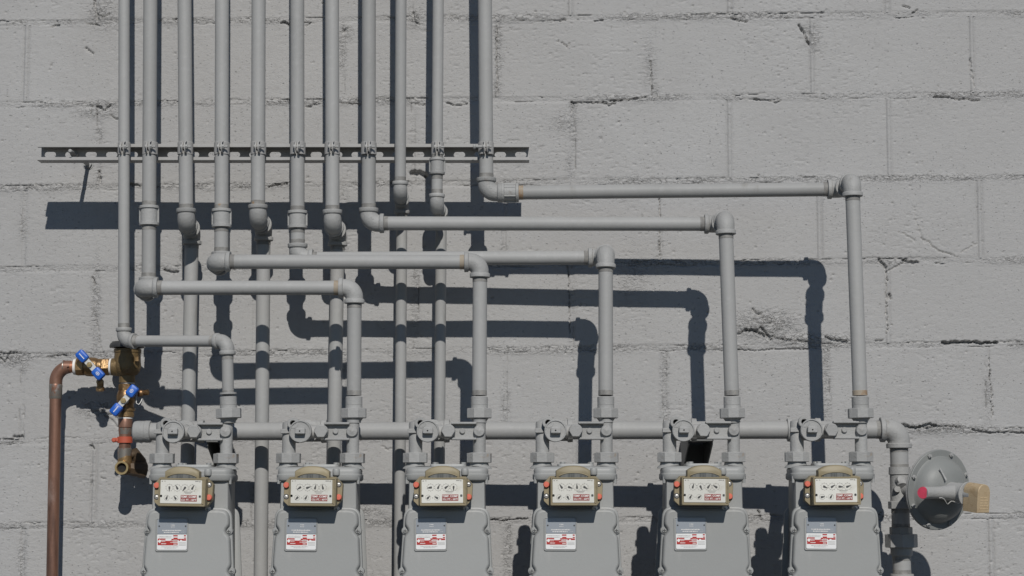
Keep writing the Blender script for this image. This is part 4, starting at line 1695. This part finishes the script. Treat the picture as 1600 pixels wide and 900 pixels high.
# ---------------------------------------------------------------- steel brackets carrying the header
def bracket(label, u0, u1, v0, v1):
    a_, b_ = P(u0, v0, .21), P(u1, v1, .21)
    xm, w_ = (a_.x + b_.x) / 2, b_.x - a_.x
    zt = hdr_at(xm).z - R114 - .001
    r_ = thing('header_bracket', label, 'bracket', (xm, 0, zt - .09), 'steel brackets under the header')
    m_ = MB()
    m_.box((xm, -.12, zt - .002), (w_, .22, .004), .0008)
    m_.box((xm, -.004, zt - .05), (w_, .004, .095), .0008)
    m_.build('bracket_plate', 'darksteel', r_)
    for sg in (-1, 1):
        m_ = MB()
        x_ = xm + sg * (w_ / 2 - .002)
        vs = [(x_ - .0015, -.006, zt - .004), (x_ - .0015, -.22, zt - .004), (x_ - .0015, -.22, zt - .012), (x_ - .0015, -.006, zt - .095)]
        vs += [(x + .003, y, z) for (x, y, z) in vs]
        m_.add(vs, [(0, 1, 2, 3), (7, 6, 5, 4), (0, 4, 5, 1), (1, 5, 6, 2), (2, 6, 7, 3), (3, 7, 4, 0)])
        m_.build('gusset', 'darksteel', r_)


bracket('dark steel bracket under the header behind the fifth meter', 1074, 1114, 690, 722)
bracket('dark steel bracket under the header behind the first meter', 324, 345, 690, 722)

# ---------------------------------------------------------------- regulator on the header's downpipe
reg = thing('gas_regulator', 'round grey gas regulator with crimson vent cap and brass lock at the right', 'regulator', hp(795))
m = MB()
rg = R114


def vl(v0, v1):
    return (hp(v0) - hp(v1)).length


p0 = hp(729.5)
m.lathe(p0, hdown, [(0, rg), (.0006, .0255), (vl(729, 740.5), .0262), (vl(729, 741.5), .0235), (vl(729, 781), .0235), (vl(729, 784), .024)], 30)
m.build('regulator_body', 'paint_cast', reg)
m = MB()
m.hexnut(hp(783), hdown, .0292, vl(783, 795), .0015, 8, phase=.2)
m.build('hex_collar', 'paint_cast', reg)
m = MB()
m.tube(hp(740), hp(760) + Vector((.0, -.030, 0)), .012, 18)
m.lathe(hp(752) + Vector((-.006, -.018, 0)), Vector((.35, -1, .35)), [(0, .010), (.012, .010), (.014, .007)], 14)
m.lathe(hp(764) + Vector((-.012, -.020, 0)), Vector((0, -1, 0)), [(0, .0075), (.010, .0075)], 14)
m.build('orifice_boss', 'paint_cast', reg)
nrm = Vector((.50, -.86, -.105)).normalized()
tng = Vector((-.865, -.50, 0)).normalized()
dc = P(1467.5, 765.5, .338)
m = MB()
m.tube(hp(766), dc - nrm * .03, .015, 22)
m.lathe(hp(767), Vector((1, -.2, 0)), [(.015, .016), (.032, .016), (.034, .012), (.040, .012), (.041, .015), (.047, .015)], 20)
m.build('neck', 'paint_cast', reg)
RD = .0952
m = MB()
m.lathe(dc, nrm, [(-.040, .02), (-.036, .045), (-.022, .072), (-.012, .083), (-.010, RD - .002), (-.009, RD), (-.0055, RD), (-.0050, RD - .002)], 64)
m.build('rear_case', 'paint_cast', reg)
m = MB()
m.lathe(dc, nrm, [(-.0048, RD - .002), (-.0044, RD - .0005), (-.001, RD - .0005), (0, RD - .0020), (.0005, .0800), (.0020, .0785), (.0080, .0765), (.0180, .0710),
                  (.0290, .0620), (.0360, .0510), (.0395, .0400), (.0410, .030), (.0420, .024), (.043, 0)], 64)
m.build('diaphragm_case', 'regpaint', reg, ang=30)
for k_ in range(8):
    a_ = 2 * math.pi * (k_ + .55) / 8
    u_, v_ = frame(nrm)
    q = dc + (u_ * math.cos(a_) + v_ * math.sin(a_)) * .0875 + nrm * .0005
    m = MB()
    m.hexnut(q, nrm, .0056, .0042, .0007)
    m.lathe(q, nrm, [(.004, .003), (.007, .0028)], 10)
    m.build('case_bolt', 'paint_cast', reg)
m = MB()
m.lathe(dc + nrm * .018, nrm, [(0, .0260), (.012, .0235), (.040, .0225), (.046, .0222), (.0465, .0238), (.074, .0238), (.0745, .0285), (.079, .0292),
                               (.080, .0285), (.0802, .0195), (.100, .0190)], 34)
m.build('spring_tower', 'paint_cast', reg)
m = MB()
vb = dc + nrm * .062
m.lathe(vb, tng, [(0, .0205), (.030, .0180), (.055, .0145), (.097, .0138), (.0975, .0146), (.104, .0146)], 26)
m.build('vent_arm', 'paint_cast', reg)
m = MB()
m.lathe(vb + tng * .104, Vector((-.62, -.78, -.03)), [(-.003, .0135), (.002, .0140), (.004, .0132), (.0045, 0)], 24)
m.build('vent_cap', 'pinkcap', reg)
# rib fin on the case
m = MB()
fb = dc + nrm * .034
up_ = nrm.cross(-tng).normalized()
if up_.z < 0:
    up_ = -up_
f0 = fb + tng * .022 + up_ * .030
f1 = fb + tng * .034 + up_ * .055
m.add([f0, f0 + nrm * .014, f1 + nrm * .003, f0 + tng * .003 - up_ * .004, f0 + tng * .003 + nrm * .014 - up_ * .004, f1 + nrm * .003 + tng * .003],
      [(0, 1, 2), (5, 4, 3), (0, 3, 4, 1), (1, 4, 5, 2), (2, 5, 3, 0)])
m.build('fin', 'paint_cast', reg)
# wire seal
m = MB()
w_ = []
for i in range(14):
    a_ = i / 13
    w_.append(vb + tng * (.070 - .075 * a_) + nrm * (.016 + .004 * math.sin(a_ * 9)) + up_ * (-.010 - .012 * math.sin(a_ * math.pi) + .004 * math.sin(a_ * 14)))
m.sweep(w_, .0009, 6)
m.build('seal_wire', 'zinc', reg)

lock = thing('meter_lock', 'tan brass block padlock on the end of the regulator spring tower', 'lock', dc + nrm * .09)
m = MB()
h0, h1, hw = -.037, .021, .0185
prof = [(-hw, h0), (hw, h0)]
prof = [(hw, h0), (hw, h1 - hw * .6)]
for i in range(1, 10):
    a_ = math.pi * i / 10
    prof.append((hw * math.cos(a_), h1 - hw * .6 + hw * math.sin(a_) * 1.0))
prof += [(-hw, h1 - hw * .6), (-hw, h0)]
m.loft(prof, [(.0015, .100), (0, .1015), (0, .1475), (.0012, .149)], dc, -tng, up_, nrm)
lk = m.build('lock_body', 'lock', lock, ang=30)
m = MB()
rr = random.Random(9)
for row in range(5):
    x_ = -.011
    while x_ < .010:
        w_ = rr.uniform(.0015, .004)
        c_ = dc + nrm * .1492 - tng * (x_ + w_ / 2) + up_ * (-.002 - row * .0062)
        Rm = Matrix((-tng, nrm, up_)).transposed()
        m.box(c_, (w_, .0005, .0028 + rr.uniform(-.001, .0008)), .0001, Rm)
        x_ += w_ + .0012
m.build('cast_lettering', 'lockprint', lk)

# union and pipe below the regulator
low = thing('supply_riser', 'thick supply pipe with a rusty union below the regulator', 'pipe', hp(1040))
pipe(low, hp(794), hp(826), R114, name='nipple')
m = MB()
m.hexnut(hp(823.5), hdown, .0275, vl(823.5, 835), .0012, 8, phase=.3)
m.lathe(hp(823.2), hdown, [(0, .020), (.0004, .0258), (.001, .0262)], 26, 1)
m.build('union_collar', ['paint_cast', 'rusty'], low)
m = MB()
m.hexnut(hp(834.5), hdown, .0388, vl(834.5, 855.5), .0018, 8, phase=.1)
m.lathe(hp(834.3), hdown, [(0, .030), (.0003, .0355), (.0008, .0362)], 8, 1, phase=.1)
m.build('union_nut', ['paint_cast', 'rusty'], low)
m = MB()
m.lathe(hp(855), hdown, [(0, .0280), (vl(855, 858), .0262), (vl(855, 866), .0262), (vl(855, 869), .0235), (vl(855, 869.5), rg)], 28)
m.build('union_tail', 'paint_cast', low)
pipe(low, hp(868), hp(898), R114, name='nipple')
m = MB()
m.lathe(hp(896.5), hdown, [(0, rg), (.0005, .0275), (.012, .0290), (.014, .0255), (.060, .0255), (.062, .029), (.075, .029), (.076, rg)], 28)
m.build('coupling', 'paint_cast', low)
pb = hp(1020)
m = MB()
m.tube(hp(940), Vector((hp(940).x + .005, hp(940).y, 0.0)), R114)
m.build('pipe', 'paint', low)

# ---------------------------------------------------------------- copper water pipe
WD = .098
cp = thing('copper_pipe', 'weathered copper water pipe rising up the wall and bending right into the brass valve', 'pipe',
           (P(79, 1100, WD).x, -WD, 0))
RC = .0146
k1, k2, k3 = P(87.2, 600, WD), P(87.8, 573.3, WD), P(108, 573.3, WD)
dn = (P(82, 880, WD) - k1).normalized()
bot = k1 + dn * (k1.z / -dn.z)
m = MB()
m.tube(k1 + dn * .004, bot, RC, 28)
m.build('pipe', 'copper', cp)
m = MB()
pts = [k1 + dn * .03, k1 + dn * .005]
cc = Vector((k1.x + .036, -WD, k2.z - .036))
for i in range(11):
    a_ = math.pi / 2 * i / 10
    pts.append(cc + Vector((-.036 * math.cos(a_), 0, .036 * math.sin(a_))))
pts.append(P(100, 573.3, WD))
pts = [p_ for p_ in pts]
m.sweep(pts, RC + .0014, 24)
m.build('elbow', 'copper', cp)
m = MB()
m.lathe(k1 + dn * .000, dn, [(0, RC + .0013), (.004, RC + .0022), (.010, RC + .0016), (.034, RC + .0014), (.037, RC)], 26)
m.build('solder_joint', 'solder', cp)
m = MB()
m.lathe(P(98.5, 573.3, WD), (1, 0, 0), [(0, RC + .001), (.001, RC + .0026), (.003, RC + .0024), (.004, RC)], 26)
m.build('solder_joint', 'solder', cp)
m = MB()
m.tube(P(98, 573.3, WD), P(117, 573.3, WD), RC, 26)
m.build('stub', 'freshcopper', cp)

# ---------------------------------------------------------------- backflow preventer: brass body and two ball valves
bf = thing('backflow_preventer', 'brass backflow preventer with two blue handled ball valves', 'valve', P(196, 735, WD))


def RX(u0, u1):
    return (u1 - u0) / 625.0


def hz(m, u, prof, n=28, mi=0, ph=0.0, v=573.3):
    m.lathe(P(u, v, WD), (1, 0, 0), [(t_ / 627., r_ / 627.) for (t_, r_) in prof], n, mi, True, ph)


def vt(m, u, v, prof, n=28, mi=0, ph=0.0, d=WD):
    m.lathe(P(u, v, d), (0, 0, -1), [(t_ / 627., r_ / 627.) for (t_, r_) in prof], n, mi, True, ph)


m = MB(); hz(m, 115, [(0, 9.5), (.5, 12.2), (4, 12.6), (5, 11)]); m.build('thread_tape', 'tape', bf)
m = MB(); hz(m, 119.5, [(0, 12.5), (1, 14.2), (12, 14.2), (13, 13)], 8, ph=.4); m.build('hex_end', 'brass', bf)
m = MB(); hz(m, 132, [(0, 12.5), (3, 14.2), (10, 15), (17, 14.4), (21, 13), (22, 12.2), (23, 12.2)]); m.build('valve_body', 'brass', bf)
m = MB(); hz(m, 154, [(0, 11.5), (.5, 12.8), (5.5, 12.8), (6, 11.5)]); m.build('body_ring', 'brass', bf)
m = MB(); hz(m, 160, [(0, 13), (1, 14.4), (11, 14.4), (12, 13)], 6, ph=.2); m.build('hex_end', 'brass', bf)
m = MB(); hz(m, 171.3, [(0, 11), (.4, 13), (3, 13.2), (3.6, 11)]); m.build('thread_tape', 'tape', bf)
# main body
m = MB()
bx_ = 199.5
vt(m, bx_, 545, [(0, 19), (.5, 21), (6, 21.2), (6.5, 20.2), (20, 20.5), (28, 21.5), (35, 19.5), (40, 16), (42, 12.5), (53, 12.3)], 32)
hz(m, 174.5, [(0, 11.5), (1, 13.4), (8, 14.5), (22, 16)], 28)
m.build('check_body', 'bronze', bf)
m = MB()
vt(m, bx_ - 1, 533, [(0, 14), (1, 22), (4, 25.5), (8, 27), (10.5, 26.5), (11, 20)], 32)
m.build('vent_hood', 'blackcap', bf)
m = MB()
m.box(P(214, 561, WD + .028), (.009, .010, .012), .0008)
m.build('cover_lug', 'brass', bf)
m = MB()
m.lathe(P(198.5, 571, WD + .0315), fwd, [(0, .010), (.0012, .0098), (.0013, .0075), (.0006, .0070), (.0008, .003)], 24)
m.build('cast_seal', 'bronze', bf)
# lower valve
m = MB(); vt(m, 199.5, 597.3, [(0, 9), (.4, 10.6), (2.4, 10.8), (2.8, 9)]); m.build('thread_tape', 'tape', bf)
m = MB(); vt(m, 198, 600, [(0, 11.8), (1, 13), (9.5, 13), (10.5, 12)], 8, ph=.3); m.build('hex_end', 'brass', bf)
m = MB(); vt(m, 197, 610, [(0, 11.5), (3, 13), (9, 14.6), (16, 14.5), (20, 13), (21, 12.4), (27, 12.4)]); m.build('valve_body', 'brass', bf)
m = MB(); vt(m, 197, 637, [(0, 11.6), (.5, 14), (5, 14), (5.5, 12), (6, 12), (6.6, 12.6), (14, 12.6), (15, 11.4)], 28); m.build('body_ring', 'brass', bf)
m = MB(); vt(m, 196.5, 651.6, [(0, 9), (.4, 10.8), (2.6, 11), (3, 9)]); m.build('thread_tape', 'tape', bf)
m = MB()
vt(m, 196, 654.5, [(0, 10.6), (1, 11), (13, 11), (14, 9.9), (14.2, 9.4), (27, 9.4)])
m.build('copper_adapter', 'copper', bf)
m = MB()
vt(m, 195.6, 668.5, [(0, 9.6), (1, 10.4), (4, 10.2), (10, 9.6)])
m.build('solder_joint', 'solder', bf)
m = MB()
vt(m, 195, 700, [(0, 9.6), (1, 10.8), (4, 10.8), (22, 10.3)])
m.build('solder_joint', 'solder', bf)
m = MB()
vt(m, 195.5, 680, [(0, 9.3), (24, 9.3)])
m.build('stub', 'copper', bf)
# bottom drain elbow with open mouth facing out, and the tee body behind
m = MB()
cb = P(195, 731, WD)
m.sweep([P(195.3, 712, WD), P(195, 722, WD), P(194.5, 730, WD + .004), P(193, 732, WD + .016)], [.0165, .018, .0185, .017], 24)
m.build('drain_elbow', 'brass', bf)
m = MB()
c_ = P(191, 731, WD + .026)
prof = [(0, .0150), (.006, .0168), (.018, .0172), (.020, .0165), (.020, .0122), (.0185, .0112), (-.005, .0110)]
m.lathe(c_ - fwd * .010, fwd, prof, 30, caps=False)
m.build('open_spout', 'brightbrass', bf)
MB().lathe(c_ + fwd * .000, fwd, [(0, .0112), (.001, .0112)], 20).build('spout_bore_shade', 'hole_shade', bf)  # near-black disc across the spout paints the shade inside it
m = MB()
m.lathe(P(198, 731, WD), Vector((.75, .3, -.1)), [(0, .016), (.018, .0185), (.030, .0185), (.033, .0205), (.047, .0205), (.050, .016)], 8)
m.build('tee_plug', 'darkbronze', bf)
m = MB()
m.sweep([P(200, 712, WD - .01), P(209, 708, WD - .02), P(218, 722, WD - .03), P(222, 738, WD - .03)], [.012, .015, .0175, .016], 18)
m.build('drain_body', 'darkbronze', bf)

# orange clamp
oc = thing('pipe_strap', 'small orange red clamp around the copper stub beside the header cap', 'clamp', P(193, 687, WD))
m = MB()
vt(m, 195.3, 682.3, [(0, 10.2), (.4, 11.8), (9.6, 11.8), (10, 10.2)])
m.box(P(181.5, 687.3, WD + .006), (.014, .010, .0105), .002)
ocb = m.build('band', 'orange', oc)
m = MB()
m.lathe(P(178.3, 687.6, WD + .008), fwd, [(-.004, .0058), (.004, .0058), (.006, .004), (.0062, 0)], 16)
m.build('bolt', 'orange', oc)


# lever handles with blue grips
def lever(ctr, p_a, p_b, standoff):
    c_ = P(*ctr, WD + standoff)
    a_, b_ = P(*p_a, WD + standoff), P(*p_b, WD + standoff)
    ax = (b_ - a_).normalized()
    sd = ax.cross(fwd).normalized()
    L_ = (b_ - a_).length
    m = MB()
    mid = (a_ + b_) / 2
    Rm = Matrix((ax, sd, -fwd)).transposed()
    m.loft(rrect(-L_ * .5, -.0075, L_ * .5, .0075, .002), [(0, 0), (0, .0025), (.0004, .003)], mid, ax, -sd if False else fwd.cross(ax), fwd)
    m.tube(c_ + Vector((0, .03, 0)), c_, .008, 16)
    hd = m.build('handle', 'zinc', bf)
    m = MB()
    m.hexnut(c_ + fwd * .003, fwd, .0072, .0045, .0006)
    m.lathe(c_ + fwd * .007, fwd, [(0, .0032), (.002, .0030)], 12)
    m.build('handle_nut', 'brightbrass', hd)
    for (e, sg, dep) in ((a_, -1, .018), (b_, 1, .018)):
        m = MB()
        ln = .0295
        cen = e + ax * sg * .002
        out = rrect(-ln / 2, -.0116, ln / 2, .0116, .0058, 5)
        m.loft(out, [(.003, -.010), (.0006, -.008), (0, -.004), (0, .006), (.0012, .009), (.004, .0105)], cen, ax, fwd.cross(ax), fwd)
        gr = m.build('grip', 'bluegrip', hd)
        m = MB()
        y_ = fwd.cross(ax)
        if sg == -1:
            x_ = -.008
            rr_ = random.Random(5)
            while x_ < .007:
                w_ = rr_.uniform(.0015, .0032)
                m.box(cen + fwd * .0106 + ax * (x_ + w_ / 2), (w_, .0026, .0005), .00005, Matrix((ax, y_, fwd)).transposed())
                x_ += w_ + .0009
        else:
            u_, v_ = ax, y_
            k = 20
            vs, fs = [], []
            for (rr2, hh) in ((.0050, 0), (.0050, .0004), (.0036, .0004), (.0036, 0)):
                for i in range(k):
                    t_ = 2 * math.pi * i / k
                    vs.append(cen + fwd * (.0104 + hh) + u_ * rr2 * math.cos(t_) + v_ * rr2 * .8 * math.sin(t_))
            for j in range(3):
                for i in range(k):
                    fs.append((j * k + i, j * k + (i + 1) % k, (j + 1) * k + (i + 1) % k, (j + 1) * k + i))
            m.add(vs, fs)
            m.box(cen + fwd * .0106, (.0035, .0018, .0005), .00005, Matrix((ax, y_, fwd)).transposed())
        m.build('grip_mark', 'whiteprint', hd)


lever((140.3, 570), (129.5, 557.5), (153, 583), .040)
lever((193.3, 626), (182.8, 639), (206, 612), .042)
# test cocks
m = MB()
q = P(157, 588, WD + .010)
m.lathe(q, (0, 0, -1), [(0, .005), (.012, .005), (.013, .0085), (.026, .0085), (.027, .0105), (.036, .0105), (.038, .007)], 16)
m.lathe(P(157, 597, WD + .014), fwd, [(0, .0085), (.010, .0085), (.011, .006), (.0112, .0035), (.006, .003)], 16)
m.build('test_cock', 'brass', bf)
m = MB()
m.lathe(P(208, 616, WD + .004), Vector((1, -.2, .12)), [(0, .006), (.012, .006), (.013, .0085), (.024, .0085), (.025, .0065), (.040, .0075), (.042, .004)], 16)
m.lathe(P(220.5, 614.5, WD + .010), fwd, [(0, .0075), (.010, .0075), (.012, .005), (.0122, 0)], 16)
m.build('test_cock', 'brass', bf)
m = MB()
wp = [P(215, 612, WD + .02), P(213, 622, WD + .024), P(213, 630, WD + .026), P(217, 632, WD + .026), P(220, 628, WD + .024), P(222, 623, WD + .022)]
m.sweep(wp, .0011, 6)
m.build('wire_hook', 'zinc', bf)
